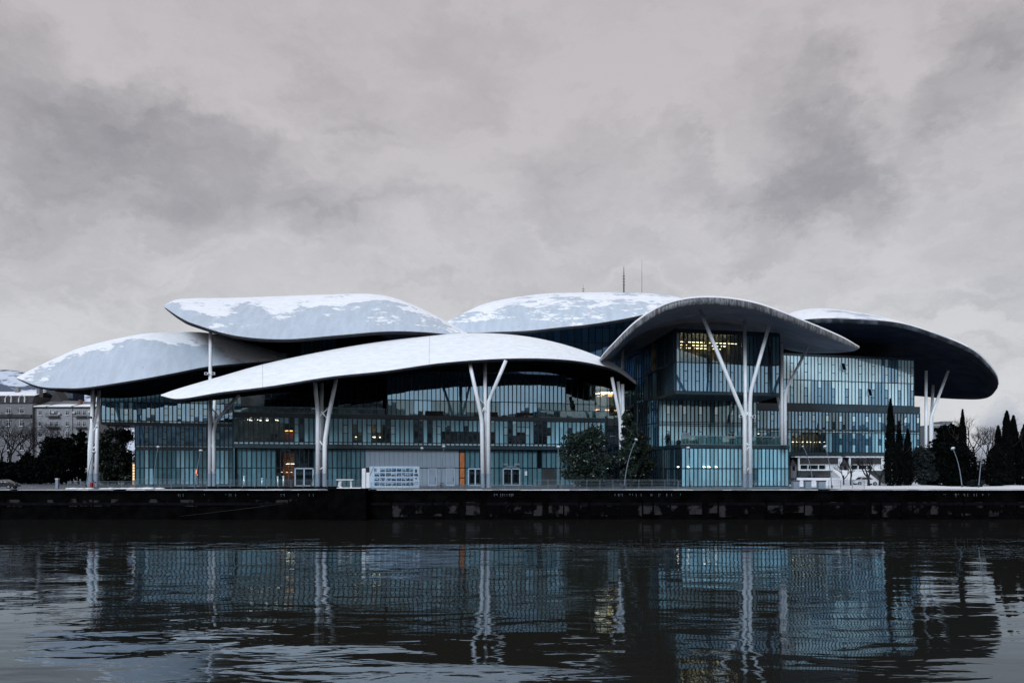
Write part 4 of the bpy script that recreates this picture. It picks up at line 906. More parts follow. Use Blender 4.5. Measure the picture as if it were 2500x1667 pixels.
# antennas
def mast(px, y0, y1, D, r, label, rungs=0):
    o = empty('antenna_mast', W(px, y0, D), label, 'antenna'); a, b = W(px, y0 + 6, D), W(px, y1, D)
    MB().tube([a, a.lerp(b, .6), b], [r, r * .8, r * .25], 6).build('pole', 'dark_metal', o)
    for k in range(rungs):
        c = a.lerp(b, .35 + .4 * k / max(1, rungs)); MB().box(c.x - .3, c.x + .3, c.y - .05, c.y + .05, c.z, c.z + .08).build('crossbar', 'dark_metal', o)
    return o
mast(1523, 714, 650, 156, .17, 'thick dark antenna mast with crossbars behind the rear roof', 4); mast(1567, 716, 632, 158, .05, 'thin tall antenna mast right of the thick one'); mast(1424, 714, 694, 156, .04, 'short thin antenna left of the thick mast', 2)

# ------------------------------------------------------------------ vegetation
def leafmesh(name, pts, size, m, aspect=.5, up=0.0):
    n = len(pts); d = rng.normal(size=(n, 3)); d[:, 2] += up; d /= np.linalg.norm(d, axis=1)[:, None]
    e = rng.normal(size=(n, 3)); e -= d * (e * d).sum(1)[:, None]; e /= np.linalg.norm(e, axis=1)[:, None]
    s = size * rng.uniform(.6, 1.4, n)[:, None]
    v = np.stack([pts - d * s, pts + e * s * aspect, pts + d * s, pts - e * s * aspect], 1).reshape(-1, 3)
    me = bpy.data.meshes.new(name); me.vertices.add(4 * n); me.vertices.foreach_set('co', v.astype(np.float32).ravel())
    me.loops.add(4 * n); me.loops.foreach_set('vertex_index', np.arange(4 * n, dtype=np.int32)); me.polygons.add(n)
    me.polygons.foreach_set('loop_start', np.arange(0, 4 * n, 4, dtype=np.int32)); me.update(); me.validate(); me.materials.append(MATS[m]); return me
def blobpts(blobs, n, shell=.55, zmin=.15):
    vol = np.array([b[3] * b[4] * b[5] for b in blobs]) ** .75; cnt = (vol / vol.sum() * n).astype(int); out = []
    for (x, y, z, a, b, c), k in zip(blobs, cnt):
        d = rng.normal(size=(k, 3)); d /= np.linalg.norm(d, axis=1)[:, None]
        r = (shell + (1 - shell) * rng.random(k))[:, None] * (1 + .12 * rng.normal(size=(k, 1)))
        out.append(np.array([x, y, z]) + d * r * np.array([a, b, c]))
    p = np.concatenate(out); return p[p[:, 2] > zmin]
def trunk(o, h, r, lean=0, m='bark', limbs=6, top=.8):
    mb = MB(); P = [(0, 0, 0), (lean * .3, 0, h * .35), (lean, 0, h * top)]
    mb.tube(P, [r, r * .75, r * .3], 8)
    for _ in range(limbs):
        s = random.uniform(.3, .75); a = random.uniform(0, 6.28); p = Vector(P[1]).lerp(Vector(P[2]), s * .8)
        mb.tube([p, p + Vector((math.cos(a), math.sin(a), .9)) * h * .14, p + Vector((math.cos(a) * 1.4, math.sin(a) * 1.4, 2.0)) * h * .14], [r * .4, r * .25, r * .1], 5)
    q = bpy.data.objects.new('trunk', mb.mesh('trunk', m, True)); link(q, o); return q
def broad(label, cx, top, half, D, n=9000, m='leaf_dark', size=.22, cat='tree', base_py=None, lumps=26, skirt=.03, name='evergreen_tree', group='dark evergreen trees and shrubs'):
    H = Z(top, D); w = half * D / F; o = empty(name, (X(cx, D), D, 0), label, cat, group); bl = []
    for k in range(lumps):
        s = random.random(); z = H * (skirt + (.93 - skirt) * s); prof = math.sqrt(max(.05, 1 - (max(0, s - .35) / .68) ** 2)) * (.7 + .3 * min(1, s / .3))
        a = random.uniform(0, 6.28); rr = w * prof * random.uniform(.35, .8); sz = w * random.uniform(.14, .36)
        bl.append((math.cos(a) * rr, math.sin(a) * rr * .8, min(z, H - sz * .8), sz, sz, sz * .85))
    core = [(0, 0, H * .42, w * .5, w * .5, H * .34)]; sp = []
    for k in range(lumps * 5):          # loose sprays that break the outline
        b = random.choice(bl); d = np.array([random.gauss(0, 1), random.gauss(0, 1), random.gauss(.5, .8)]); d /= np.linalg.norm(d)
        L = b[3] * random.uniform(1.0, 1.75); q_ = 26
        tt = rng.uniform(.6, 1, q_)[:, None] * L; sp.append(np.array(b[:3]) + d * tt + rng.normal(size=(q_, 3)) * .13 * b[3])
    sp = np.concatenate(sp); sp = sp[(sp[:, 2] > .15) & (sp[:, 2] < H * 1.03)]
    pts = np.concatenate([blobpts(bl, int(n * .75), .4), blobpts(core, int(n * .2), .6), sp])
    q = bpy.data.objects.new('crown', leafmesh('crown', pts, size, m)); link(q, o)
    trunk(o, H, .22); return o
def spire(label, cx, top, half, D, n=5000, m='needle_dark', size=.2, fat=1.0, name='cypress_tree', group='tall dark cypresses', cat='tree'):
    H = Z(top, D); w = half * D / F; o = empty(name, (X(cx, D), D, 0), label, cat, group)
    s = rng.random(n) ** .8; prof = np.where(s < .12, .55 + s * 3.0, np.clip((1 - s) / .88, 0, 1) ** (.62 / fat)); ph = rng.uniform(0, 6.28, n)
    wob = 1 + .16 * np.sin(ph * 3 + s * 22) + .10 * np.sin(ph * 2 - s * 47) + .1 * rng.normal(size=n)
    r = w * prof * wob * (.6 + .4 * rng.random(n)); pts = np.stack([np.cos(ph) * r, np.sin(ph) * r, .25 + s * (H - .25)], 1)
    q = bpy.data.objects.new('crown', leafmesh('crown', pts, size, m, .35, up=2.2)); link(q, o); trunk(o, H, .18, limbs=2); return o
def bare(label, cx, top, D, m='twig_brown', seed=1, spread=.55, name='bare_tree', lv=5, r0=.12, group='leafless trees', cat='tree', base=.0, fork=.2):
    rs = random.Random(seed); H = Z(top, D) - base; o = empty(name, (X(cx, D), D, base), label, cat, group); tr = MB(); br = MB()
    def grow(p, d, L, r, k):
        q = p + d * L * .5 + Vector((rs.gauss(0, .05), rs.gauss(0, .05), 0)) * L; e = q + (d + Vector((rs.gauss(0, .15), rs.gauss(0, .15), .12))).normalized() * L * .5
        (tr if k == lv else br).tube([p, q, e], [r, r * .82, r * .62], 6 if k > 2 else 3, cap=False)
        if k == 0: return
        for _ in range(3 if k > 1 else 4):
            nd = (d + Vector((rs.gauss(0, spread), rs.gauss(0, spread), rs.gauss(.1, spread * .45)))).normalized()
            grow(q.lerp(e, rs.uniform(.1, 1)), nd, L * rs.uniform(.62, .8), r * .55, k - 1)
    grow(Vector((0, 0, 0)), Vector((0, 0, 1)), H * fork, r0, lv)
    zmax = max(v[2] for v in br.v); s = H / zmax; 
    for b in (tr, br): b.v = [(v[0] * s, v[1] * s, v[2] * s) for v in b.v]
    link(bpy.data.objects.new('trunk', tr.mesh('trunk', m, True)), o); link(bpy.data.objects.new('branches', br.mesh('branches', m, True)), o); return o
broad('broad glossy evergreen tree before the right end of the front block', 1434, 1036, 74, 123, 15000, 'leaf_gloss', .20, lumps=46)
broad('taller glossy evergreen tree under the front roof tip', 1534, 1000, 38, 125, 12000, 'leaf_gloss', .20, lumps=34)
broad('dark evergreen tree between the tall tree and the corner block', 1568, 1058, 40, 126, 10000, 'leaf_dark', .20)
broad('black rounded shrub left of the leftmost column, middle of the dark mass', 138, 1070, 50, 150, 12000, 'needle_dark', .3, lumps=46, name='shrub', cat='shrub')
broad('black rounded shrub right of the leftmost column under the overhang', 285, 1043, 62, 147, 15000, 'leaf_dark', .26, lumps=26, name='shrub', cat='shrub')
broad('dark bush at the left edge of the picture', 14, 1128, 52, 152, 9000, 'needle_dark', .3, name='shrub', cat='shrub')
broad('tallest black shrub just left of the leftmost column', 192, 1050, 38, 153, 10000, 'needle_dark', .26, name='shrub', cat='shrub'); broad('lower black shrub below the mansard house corner', 82, 1104, 42, 151, 9000, 'needle_dark', .26, name='shrub', cat='shrub')
spire('tallest cypress of the three before the right block', 2174, 974, 15, 120, 8000); spire('middle cypress of the three before the right block', 2195, 1030, 13, 121, 6000); spire('right short cypress of the three before the right block', 2216, 1048, 14, 121, 6500)
spire('lone pointed cypress behind the big dark conifer', 2350, 1000, 14, 135, 6000, fat=.9)
spire('tallest cypress of the far right cluster', 2458, 1004, 17, 122, 9000, fat=1.15); spire('second pointed cypress in the far right cluster', 2474, 1015, 19, 124, 9000, fat=1.0)
spire('short left cypress of the far right cluster', 2437, 1040, 14, 123, 6000, fat=1.1); spire('cypress cut by the right picture edge', 2503, 1034, 22, 122, 9000, fat=1.1); spire('low dark conifer at the foot of the far right cluster', 2432, 1090, 26, 120, 7000, fat=1.8)
broad('big rounded dark conifer mass right of the right block', 2318, 1083, 78, 126, 16000, 'needle_dark', .22, lumps=44, skirt=.02, name='conifer')
broad('layered dark cedar behind the big conifer', 2312, 1028, 40, 140, 7000, 'needle_dark', .24, lumps=30, name='cedar_tree')
broad('blue grey conifer between the three cypresses and the big conifer', 2250, 1092, 36, 124, 7000, 'needle_blue', .2, skirt=.02, name='conifer')
broad('small snowy dark shrub at the big conifer right foot', 2382, 1172, 18, 120, 2500, 'needle_blue', .14, skirt=.02, name='shrub', cat='shrub')
bare('misty brown leafless tree behind the lone cypress', 2385, 1012, 170, seed=3, r0=.2, spread=.5, lv=6); bare('second brown leafless tree beside the steam', 2412, 1030, 172, seed=5, r0=.18, spread=.55, lv=6)
bare('leafless tree showing behind the far right cypresses', 2492, 1018, 150, seed=11, r0=.2, lv=6)
bare('dark dense leafless tree between the two left houses', 66, 1030, 158, 'bark', 41, r0=.14, lv=6); bare('low dark leafless tree at the left picture edge', -5, 1020, 158, 'bark', 43, r0=.14, lv=6); bare('spreading leafless tree below the paired balconies', 150, 1040, 157, 'bark', 47, r0=.13, lv=6)
bare('leafless tree before the mansard house', 20, 985, 165, seed=21, r0=.16, lv=6); bare('leafless tree before the pale apartment house', 128, 1015, 165, seed=23, r0=.14, lv=6); bare('leafless tree beside the leftmost column stems', 178, 1030, 160, seed=27, r0=.14, lv=6)
bare('small forked sapling in the middle of the snowy garden', 2120, 1112, 118, 'bark', 31, .5, lv=4, r0=.16, fork=.3); bare('small sapling left of the white bank', 2078, 1118, 120, 'bark', 33, .5, lv=4, r0=.12, fork=.3); bare('small sapling beside the cypress row', 2148, 1125, 121, 'bark', 37, .5, lv=4, r0=.12, fork=.3); bare('thin sapling next to the white pavilion', 2060, 1122, 122, 'bark', 39, .5, lv=4, r0=.1, fork=.3)
for px, h, lab in ((1630, 2.3, 'tall leafy potted plant on the corner terrace at its left end'), (1657, 1.2, 'round potted shrub left of the terrace double door'), (1697, 1.3, 'round potted shrub right of the terrace double door')):
    a = atpx(*shift(Q0, Q1, -1.4), px); o = empty('potted_plant', (a[0], a[1], 7.46), lab, 'plant')
    pts = blobpts([(0, 0, h * .65, .55, .55, h * .42)], 500, .3); link(bpy.data.objects.new('foliage', leafmesh('foliage', pts, .14, 'leaf_gloss')), o)
    q = MB().tube([(0, 0, 0.01), (0, 0, .45)], [.25, .33], 10); link(bpy.data.objects.new('pot', q.mesh('pot', 'dark_metal')), o); link(bpy.data.objects.new('stem', MB().tube([(0, 0, .4), (0, 0, h * .7)], .03, 5).mesh('stem', 'bark')), o)
# bank of trees behind the viewer, seen mirrored in the glass
pts = []
for k in range(90):
    x = random.uniform(-260, 260); w = random.uniform(4, 9); h = random.uniform(7, 17); pts.append((x, random.uniform(-60, -25), 1.3 + h * .55, w, w, h * .5))
q = bpy.data.objects.new('riverside_woods', leafmesh('riverside_woods', blobpts(pts, 60000, .6, 1.0), .7, 'needle_dark')); link(q); tag(q, 'dark belt of trees on the near bank mirrored in the glass', 'woods', None, 'stuff')
q = bpy.data.objects.new('distant_treeline', leafmesh('distant_treeline', blobpts([(X(px, 300), 300 + R() * 40, 5, 9, 6, random.uniform(5, 11)) for px in range(2230, 2700, 14)] + [(X(px, 330), 330, 4, 10, 6, 7) for px in range(-60, 330, 16)], 26000, .5, .2), .5, 'needle_dark')); link(q); tag(q, 'low dark line of distant trees at the horizon', 'trees', None, 'stuff')

# ------------------------------------------------------------------ background houses
def win(parent, x, z, w, h, y, arch=False, muntin=True, sill=True, glass='win_dark'):
    """window frame with pane, sill and bars; coordinates local to the house"""
    mb = MB(); f = .09
    mb.box(x - w / 2, x - w / 2 + f, y - .1, y, z, z + h).box(x + w / 2 - f, x + w / 2, y - .1, y, z, z + h).box(x - w / 2 + f, x + w / 2 - f, y - .1, y, z + h - f, z + h).box(x - w / 2 + f, x + w / 2 - f, y - .1, y, z, z + f)
    if muntin: mb.box(x - .04, x + .04, y - .09, y, z + f, z + h - f)
    if muntin and h > 1.2: mb.box(x - w / 2 + f, x - .041, y - .088, y, z + h * .66, z + h * .66 + .07).box(x + .041, x + w / 2 - f, y - .088, y, z + h * .66, z + h * .66 + .07)
    o = bpy.data.objects.new('window', mb.mesh('window', 'trim_white')); link(o, parent)
    link(bpy.data.objects.new('pane', MB().box(x - w / 2 + f, x + w / 2 - f, y - .05, y - .02, z + f, z + h - f).mesh('pane', glass)), o)
    if sill: link(bpy.data.objects.new('sill', MB().box(x - w / 2 - .15, x + w / 2 + .15, y - .22, y, z - .12, z - .001).mesh('sill', 'trim_white')), o)
    return o
def lp(o, name, m, fn): mb = MB(); fn(mb); q = bpy.data.objects.new(name, mb.mesh(name, m)); link(q, o); return q
DB = 190.0; s = DB / F
def hx(px, px0): return (px - px0) * s
def hz(py): return HC + (HY - py) * s
o = empty('apartment_house', (X(-70, DB), DB, 0), 'grey house with a dark mansard roof and white arched dormers at the left edge', 'house'); q0 = -70
lp(o, 'wall', 'wall_grey', lambda q: q.box(0, hx(79, q0), 0, 14, 0, hz(984)))
lp(o, 'cornice', 'mansard', lambda q: (q.box(-.2, hx(78, q0), -.5, -.001, hz(1019), hz(1012)), q.box(-.2, hx(80, q0), -.35, 14.2, hz(984) + .001, hz(982.5))))
z0, z1, xr = hz(982.5), hz(965), hx(79, q0)
lp(o, 'mansard_roof', 'mansard', lambda q: (q.v.extend([(0, 0, z0), (xr, 0, z0), (xr, 14, z0), (0, 14, z0), (0, 1.1, z1), (xr - .2, 1.1, z1), (xr - .2, 13, z1), (0, 13, z1)]), q.f.extend([(0, 1, 5, 4), (1, 2, 6, 5), (2, 3, 7, 6), (3, 0, 4, 7), (4, 5, 6, 7)])))
lp(o, 'roof_snow', 'snow', lambda q: (q.v.extend([(0, .9, z1 + .01), (xr - .1, .9, z1 + .01), (xr - .1, 6, hz(950)), (0, 6, hz(950)), (xr - .1, 12, z1 + .01), (0, 12, z1 + .01)]), q.f.extend([(0, 1, 2, 3), (3, 2, 4, 5)])))
lp(o, 'chimney', 'wall_grey', lambda q: q.box(hx(5, q0), hx(13, q0), 5, 6, hz(955), hz(939))); lp(o, 'chimney', 'wall_grey', lambda q: q.box(xr - .9, xr - .1, 3, 4.5, hz(966), hz(944)))
for px in (-43, -11, 21, 54):
    x = hx(px, q0); d = lp(o, 'dormer', 'trim_white', lambda q: (q.box(x - .92, x - .62, -.25, .9, z0 + .02, z0 + 1.15), q.box(x + .62, x + .92, -.25, .9, z0 + .02, z0 + 1.15), q.tube([(x + .77 * math.cos(a), .0, z0 + 1.15 + .72 * math.sin(a)) for a in np.linspace(0, math.pi, 11)], .16, 6)))
    lp(d, 'pane', 'win_dark', lambda q: q.poly([(x + .7 * math.cos(a), -.05, z0 + 1.1 + .68 * math.sin(a)) for a in np.linspace(0, math.pi, 11)] + [(x - .62, -.05, z0 + .05), (x + .62, -.05, z0 + .05)]))
    for k, py in enumerate((1009, 1040, 1070, 1099, 1128)): win(o, x, hz(py), 1.25, 1.45 if k == 0 else 1.7, -.0)
o = empty('apartment_house', (X(79.5, DB), DB + .8, 0), 'pale plain apartment house with balconies and snowy metal roof left of the column', 'house'); q0 = 79.5
def roofsnow(q, a, b, yt=3.2): q.v.extend([(a, -.4, hz(993)), (b, -.4, hz(993)), (b + .5, yt, hz(982)), (a + .9, yt, hz(983))]); q.f.append((0, 1, 2, 3))
lp(o, 'wall', 'wall_pale', lambda q: q.box(0, hx(234, q0), 0, 13, 0, hz(994)))
lp(o, 'eaves', 'mansard', lambda q: q.box(-.3, hx(235, q0), -.55, 13, hz(994) + .001, hz(992)))
lp(o, 'metal_roof', 'roof_metal', lambda q: (q.v.extend([(-.2, -.5, hz(991.9)), (hx(235, q0), -.5, hz(991.9)), (hx(235, q0), 6, hz(976)), (1.2, 6, hz(971)), (hx(235, q0), 13, hz(991.9)), (-.2, 13, hz(991.9))]), q.f.extend([(0, 1, 2, 3), (3, 2, 4, 5), (0, 3, 5), (1, 4, 2)])))
for a, b in ((79.5, 110), (114, 172), (178, 233)): lp(o, 'roof_snow', 'snow', lambda q: (q.v.extend([(hx(a, q0), -.56, hz(992.4)), (hx(b, q0), -.56, hz(992.4)), (hx(b, q0), 2.6, hz(985.2)), (hx(a, q0) + .7, 2.6, hz(985.2)), (hx(a, q0), -.56, hz(991)), (hx(b, q0), -.56, hz(991)), (hx(b, q0), 2.6, hz(983.6)), (hx(a, q0) + .7, 2.6, hz(983.6))]), q.f.extend([(0, 1, 5, 4), (4, 5, 6, 7), (1, 2, 6, 5), (3, 0, 4, 7)])))
lp(o, 'chimney', 'orange_brick', lambda q: q.box(hx(176, q0), hx(181, q0), 2, 3, hz(990), hz(973)))
lp(o, 'gable', 'mansard', lambda q: (q.v.extend([(hx(82, q0), 5, hz(985)), (hx(118, q0), 5, hz(975)), (hx(100, q0), 5, hz(948)), (hx(82, q0), 9, hz(985)), (hx(118, q0), 9, hz(975)), (hx(100, q0), 9, hz(948))]), q.f.extend([(0, 1, 2), (3, 5, 4), (0, 2, 5, 3), (1, 4, 5, 2)])))
lp(o, 'downpipe', 'roof_metal', lambda q: (q.tube([(hx(173, q0), -.12, 0), (hx(173, q0), -.12, hz(994))], .07, 6), q.tube([(.4, -.12, 0), (.4, -.12, hz(994))], .07, 6)))
for r, py in enumerate((1013, 1040, 1066, 1093, 1120)):
    for c, px in enumerate((93.5, 121, 135, 160, 188, 202, 222)): win(o, hx(px, q0), hz(py), 1.05 if c in (0, 3) else .95, 1.45, -.0, glass='win_dark')
    if r < 3:
        for (a, b) in ((112, 143), (180, 209)):
            if r == 1 and a == 180: pass
            bl = lp(o, 'balcony', 'mansard', lambda q: (q.box(hx(a, q0), hx(b, q0), -1.0, -.23, hz(py) - .5, hz(py) - .32), q.box(hx(a, q0), hx(b, q0), -1.0, -.95, hz(py) + .42, hz(py) + .5)))
            lp(bl, 'balcony_rail', 'dark_metal', lambda q: [q.box(x, x + .05, -.99, -.95, hz(py) - .32, hz(py) + .42) for x in np.arange(hx(a, q0) + .05, hx(b, q0) - .1, .28)])
for px, py in ((127, 1008), (142, 1012), (178, 1009), (215, 1007)): x = hx(px, q0); lp(o, 'air_conditioner', 'trim_white', lambda q: q.box(x - .3, x + .3, -.5, -.02, hz(py), hz(py) + .5))
DT = 520.0; o = empty('distant_tower', (X(146, DT), DT, 0), 'hazy blue glass tower block behind the pale house roof', 'building')
lp(o, 'wall', 'soffit_navy', lambda q: q.box(-9.5, 9.5, 0, 14, 0, Z(944, DT)))
for k in range(9): lp(o, 'floor_band', 'roof_metal', lambda q: q.box(-9.5, 9.5, -.3, -.01, Z(946 + 3 * k, DT) - .25, Z(946 + 3 * k, DT) + .1))
DR = 270.0; o = empty('apartment_block', (X(2312, DR), DR, 0), 'grey concrete apartment block rising behind the cedar and the far right column', 'building'); sr = DR / F
lp(o, 'wall', 'wall_grey', lambda q: (q.box(X(2277, DR) - X(2312, DR), X(2300, DR) - X(2312, DR), 0, 12, 0, Z(1037, DR)), q.box(X(2300, DR) - X(2312, DR) + .01, X(2362, DR) - X(2312, DR), .5, 12, 0, Z(1040, DR)), q.box(X(2312, DR) - X(2312, DR), X(2337, DR) - X(2312, DR), 3, 10, Z(1040, DR), Z(1027, DR))))
lp(o, 'roof_snow', 'snow', lambda q: (q.box(X(2276, DR) - X(2312, DR), X(2299, DR) - X(2312, DR), -.2, 12, Z(1037, DR), Z(1036, DR)), q.box(1, 5, 2.8, 10, Z(1027, DR), Z(1026, DR))))
for r in range(6):
    for c in range(5): win(o, X(2281 + 9 * c, DR) - X(2312, DR), Z(1047 + 15 * r, DR), 1.0, 1.5, -.0 if c < 2 else .5, sill=False)
for r in range(5): lp(o, 'balcony', 'trim_white', lambda q: q.box(X(2296, DR) - X(2312, DR), X(2320, DR) - X(2312, DR), -.9, -.01, Z(1054 + 15 * r, DR), Z(1049 + 15 * r, DR)))
DO = 300.0; o = empty('brick_house', (X(2255, DO), DO, 0), 'small brownish red brick house seen through the far right column', 'building')
lp(o, 'wall', 'orange_brick', lambda q: q.box(-2.8, 2.4, 0, 10, 0, Z(1062, DO))); lp(o, 'roof', 'roof_metal', lambda q: (q.v.extend([(-3, -.3, Z(1062, DO)), (2.6, -.3, Z(1062, DO)), (2.6, 10, Z(1062, DO)), (-3, 10, Z(1062, DO)), (-3, 5, Z(1055, DO)), (2.6, 5, Z(1055, DO))]), q.f.extend([(0, 1, 5, 4), (3, 4, 5, 2), (0, 4, 3), (1, 2, 5)])))
for r in range(2): win(o, 0, Z(1078 + 18 * r, DO), 1.3, 1.3, 0)
# ------------------------------------------------------------------ under and before the right block
def pavilion(label, p0, p1, D, m='white_paint'):
    x0, x1 = X(p0, D), X(p1, D); o = empty('white_pavilion', (x0, D, 0), label, 'pavilion', 'white pavilions below the right block'); w = x1 - x0
    zt, zm, zb = Z(1116, D), Z(1134, D), Z(1148.5, D)
    lp(o, 'frame', m, lambda q: (q.box(0, .28, -.25, .25, zb, zt), q.box(w - .8, w, -.25, .25, zb, zt), q.box(.28, w - .8, -.25, .25, zt - .14, zt), q.box(.28, w - .8, -.25, .25, zb, zb + .28), q.box(.28, w - .8, -.22, .2, zm - .06, zm + .06)))
    lp(o, 'dark_panel', 'mansard', lambda q: q.box(.281, w - .801, -.12, .1, zm + .061, zt - .141))
    k = 0; xs = [.28, 1.0 + w * .1, 1.0 + w * .34, w * .62, w - .8]
    for i in range(4):
        lp(o, 'window', 'win_dark' if i < 3 else 'white_paint', lambda q: q.box(xs[i] + .15, xs[i + 1] - .1, -.05, .1, zb + .28, zm - .06)); lp(o, 'post', m, lambda q: q.box(xs[i], xs[i] + .15, -.2, .2, zb + .28, zm - .06))
    lp(o, 'roof_snow', 'snow', lambda q: [q.box(-.8 + k * (w + .6) / 8, -.8 + (k + 1) * (w + .6) / 8 - .15, -.6, 1.5, zt + .01, zt + .18) for k in range(8)])
    lp(o, 'stand', 'interior_dark', lambda q: q.box(0, w, 0, 2, 0, zb - .01)); return o
pavilion('left white framed pavilion below the right block, above the row of cars', 1948, 2055, 143); pavilion('right white framed pavilion below the right block, behind the bare saplings', 2072, 2160, 143)
for p0, lab in ((1931, 'small dark hut with a pointed roof left of the left pavilion'), (2057, 'small dark hut with a pointed roof between the pavilions')):
    D = 141; o = empty('pointed_hut', (X(p0, D), D, 0), lab, 'hut', 'pointed huts by the pavilions'); w = 1.1
    lp(o, 'wall', 'roof_metal', lambda q: q.box(0, w, 0, w, 0, Z(1136, D))); lp(o, 'pointed_roof', 'mansard', lambda q: (q.v.extend([(-.1, -.1, Z(1136, D)), (w + .1, -.1, Z(1136, D)), (w + .1, w + .1, Z(1136, D)), (-.1, w + .1, Z(1136, D)), (w / 2, w / 2, Z(1120, D))]), q.f.extend([(0, 1, 4), (1, 2, 4), (2, 3, 4), (3, 0, 4), (0, 3, 2, 1)]))); lp(o, 'door', 'win_dark', lambda q: q.box(.3, .8, -.04, -.001, Z(1148, D), Z(1137, D)))
o = empty('white_wall', (X(1946, 126), 126, 0), 'low white wall with rusty run marks below the row of cars', 'wall'); w = X(2070, 126) - X(1946, 126)
for k in range(6): lp(o, 'wall_panel', 'rusty_white' if k in (1, 3) else 'white_paint', lambda q: q.box(w * k / 6 + .01, w * (k + 1) / 6 - .01, 0, .4, 0, Z(1166, 126)))
o = empty('snow_bank', (X(2105, 123), 124, 0), 'bright snow covered bank rising behind the bare saplings', 'snow bank', kind_ := None); o['kind'] = 'stuff'
x0, x1 = X(2076, 124) - o.location.x, X(2165, 124) - o.location.x
lp(o, 'snow_slope', 'snow', lambda q: (q.v.extend([(x0, 0, .05), (x1, 0, .05), (x1, 7, Z(1150, 131)), (x0, 7, Z(1146, 131)), (x0, 9, 0), (x1, 9, 0)]), q.f.extend([(0, 1, 2, 3), (3, 2, 5, 4), (0, 3, 4), (1, 5, 2)])))
def car_meshes():
    prof = [(-2.1, .35), (-2.15, .75), (-1.9, .95), (-1.25, 1.0), (-.75, 1.42), (.55, 1.45), (1.25, 1.0), (2.0, .85), (2.12, .55), (2.1, .35)]
    q = MB(); n = len(prof)
    for y, k in ((-.82, 1), (-.86, 1), (.86, 1), (.82, 1)): q.v += [(x, y * (.84 if z > 1.05 else 1), z) for x, z in prof]
    for r in (0, 1, 2):
        for i in range(n): q.f.append((r * n + i, r * n + (i + 1) % n, (r + 1) * n + (i + 1) % n, (r + 1) * n + i))
    q.f += [tuple(range(n))[::-1], tuple(range(3 * n, 4 * n))]
    g = MB()
    for sy in (-1, 1): g.poly([(-1.05, sy * .835, 1.02), (-.68, sy * .735, 1.36), (.5, sy * .735, 1.38), (1.05, sy * .835, 1.02)][::sy])
    g.poly([(1.22, -.68, 1.06), (1.22, .68, 1.06), (.64, .62, 1.42), (.64, -.62, 1.42)]).poly([(-1.24, .68, 1.05), (-1.24, -.68, 1.05), (-.82, -.62, 1.38), (-.82, .62, 1.38)])
    wv = MB().tube([(0, -.1, 0), (0, .1, 0)], .32, 14); rm = MB().tube([(0, -.11, 0), (0, .11, 0)], .18, 10)
    return q, g.mesh('glazing', 'win_dark'), wv.mesh('wheel', 'tyre'), rm.mesh('rim', 'metal_rail')
qb, gm_, wm_, rm_ = car_meshes(); bodies = {k: MB() for k in ('car_blue', 'car_dark', 'car_white')}
for k in bodies: bodies[k].v = list(qb.v); bodies[k].f = list(qb.f); bodies[k] = bodies[k].mesh('body', k)
def car(x, y, z, rz, k, label, snow=False, group='cars parked behind the white wall'):
    o = empty('parked_car', (x, y, z), label, 'car', group, rz)
    link(bpy.data.objects.new('body', bodies[k]), o); link(bpy.data.objects.new('glazing', gm_), o)
    for wx in (-1.3, 1.3):
        for wy in (-.8, .8): w_ = link(bpy.data.objects.new('wheel', wm_), o); w_.location = (wx, wy, .32); link(bpy.data.objects.new('rim', rm_), w_)
    for wy in (-.6, .6): h = link(bpy.data.objects.new('headlight', MB().box(2.05, 2.14, wy - .15, wy + .15, .6, .75).mesh('headlight', 'trim_white')), o)
    if snow: link(bpy.data.objects.new('roof_snow', MB().ellipsoid((0, 0, 1.42), (.9, .75, .16), 12, 6).ellipsoid((1.45, 0, .95), (.6, .7, .1), 10, 6).mesh('roof_snow', 'snow', True)), o)
for i, px in enumerate((1962, 1985, 2001, 2018, 2036, 2056)):
    D = 136; car(X(px, D), D, .55, math.radians((0, 70, 85, 80, 75, 10)[i]), ('car_blue', 'car_dark', 'car_blue', 'car_dark', 'car_blue', 'car_dark')[i], ('blue parked car seen side on at the left end of the row', 'dark parked car right of the side on blue car', 'blue parked car behind the second rust streak', 'dark parked car in front of the curved lamp pole', 'blue parked car right of the curved lamp pole', 'dark parked car at the right end of the row by the hut')[i])
MB().box(X(1944, 136) - 0, X(2074, 136), 133.5, 140, -.01, .55).build('car_park_deck', 'interior_dark', kind='structure')
car(X(2392, 150), 150, .02, math.radians(15), 'car_white', 'snow covered white car beside the dark brick pillar', True, None)
car(X(2108, 122.5), 122.0, .35, math.radians(0), 'car_white', 'white car half sunk behind the snow by the saplings', True, None)
car(X(8, 112.5), 112.5, .02, math.radians(4), 'car_dark', 'dark parked car at the quay edge on the far left', False, None)
D = 136; w = 1.9; o = empty('brick_pillar', (X(2403, D), D, 0), 'square dark pillar with a wider cap before the steam', 'pillar'); k_ = Z(1133, D)
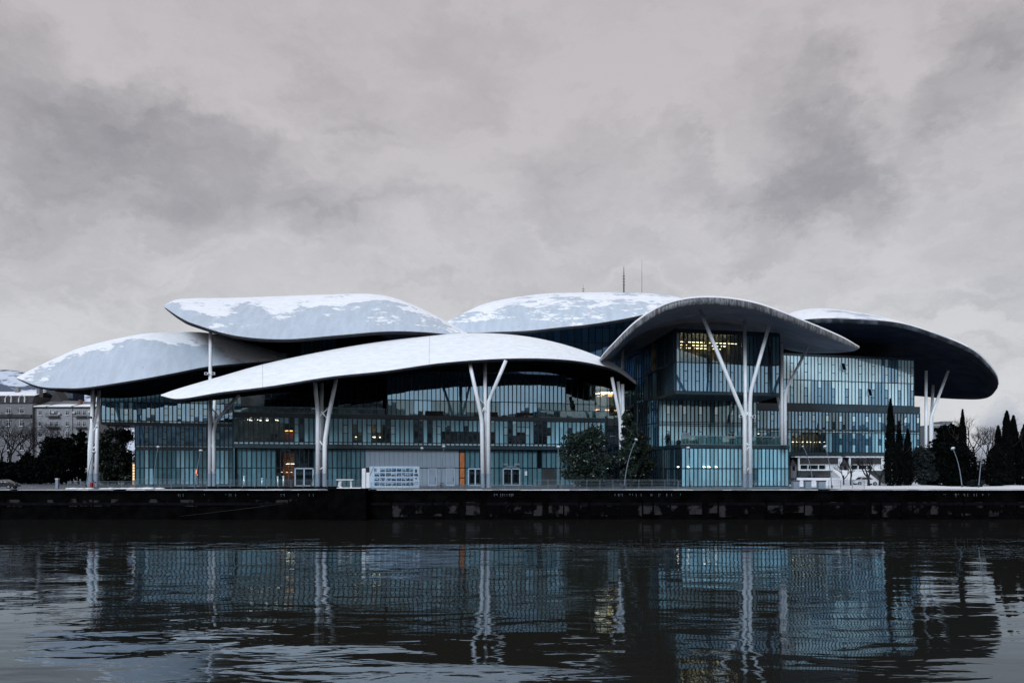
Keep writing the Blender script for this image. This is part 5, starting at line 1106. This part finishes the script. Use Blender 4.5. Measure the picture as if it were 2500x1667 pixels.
lp(o, 'shaft', 'bark', lambda q: q.box(-.5, .5, 0, 1, 0, k_ - .5)); lp(o, 'cap', 'bark', lambda q: (q.box(-.78, .78, -.28, 1.28, k_ - .499, k_ - .1), q.box(-.4, .4, 0, 1, k_ - .099, k_ + .12)))
for p0, p1, z, lab in ((1937, 1952, 1.35, 'pale concrete block left of the white wall'), (1967, 1981, 1.35, 'concrete block with snow below the rust streak'), (1999, 2016, 1.3, 'dark concrete block right of the snowy one')):
    D = 115; o = empty('concrete_block', (X(p0, D), D, 0), lab, 'concrete block', 'concrete blocks behind the railing'); w = X(p1, D) - X(p0, D); lp(o, 'block_body', 'column_sleeve', lambda q: q.box(0, w, 0, .9, .02, z - .2)); lp(o, 'block_top', 'mansard', lambda q: q.box(-.05, w + .05, -.05, .95, z - .199, z))
# ------------------------------------------------------------------ steam plume
m = bpy.data.materials.new('steam'); m.use_nodes = True; t = m.node_tree; t.nodes.clear()
pv = N(t, 'ShaderNodeVolumePrincipled'); pv.inputs['Color'].default_value = (.86, .89, .95, 1); co = N(t, 'ShaderNodeTexCoord').outputs['Object']
ln = VM(t, 'LENGTH', VM(t, 'MULTIPLY', co, (1 / 9.5, 1 / 6.0, 1 / 17.0)), out=1)
nz = NOISE(t, co, .22, 4, .6); t.links.new(M(t, 'MULTIPLY', MR(t, M(t, 'ADD', ln, M(t, 'MULTIPLY', M(t, 'SUBTRACT', nz, .5), 1.0)), .92, .35), .26), pv.inputs['Density'])
ov = N(t, 'ShaderNodeOutputMaterial'); t.links.new(pv.outputs[0], ov.inputs[1]); MATS['steam'] = m; m.volume_intersection_method = 'FAST' if hasattr(m, 'volume_intersection_method') else None if False else 'FAST'
q = bpy.data.objects.new('steam_plume', MB().ellipsoid((0, 0, 0), (11, 7, 19), 24, 14).mesh('steam_plume', 'steam')); link(q); q.location = W(2436, 1075, 210); q.rotation_euler = (0, math.radians(24), 0)
tag(q, 'pale plume of steam rising behind the dark brick pillar', 'steam', None, 'stuff'); S.cycles.volume_step_rate = 4; S.cycles.volume_max_steps = 64
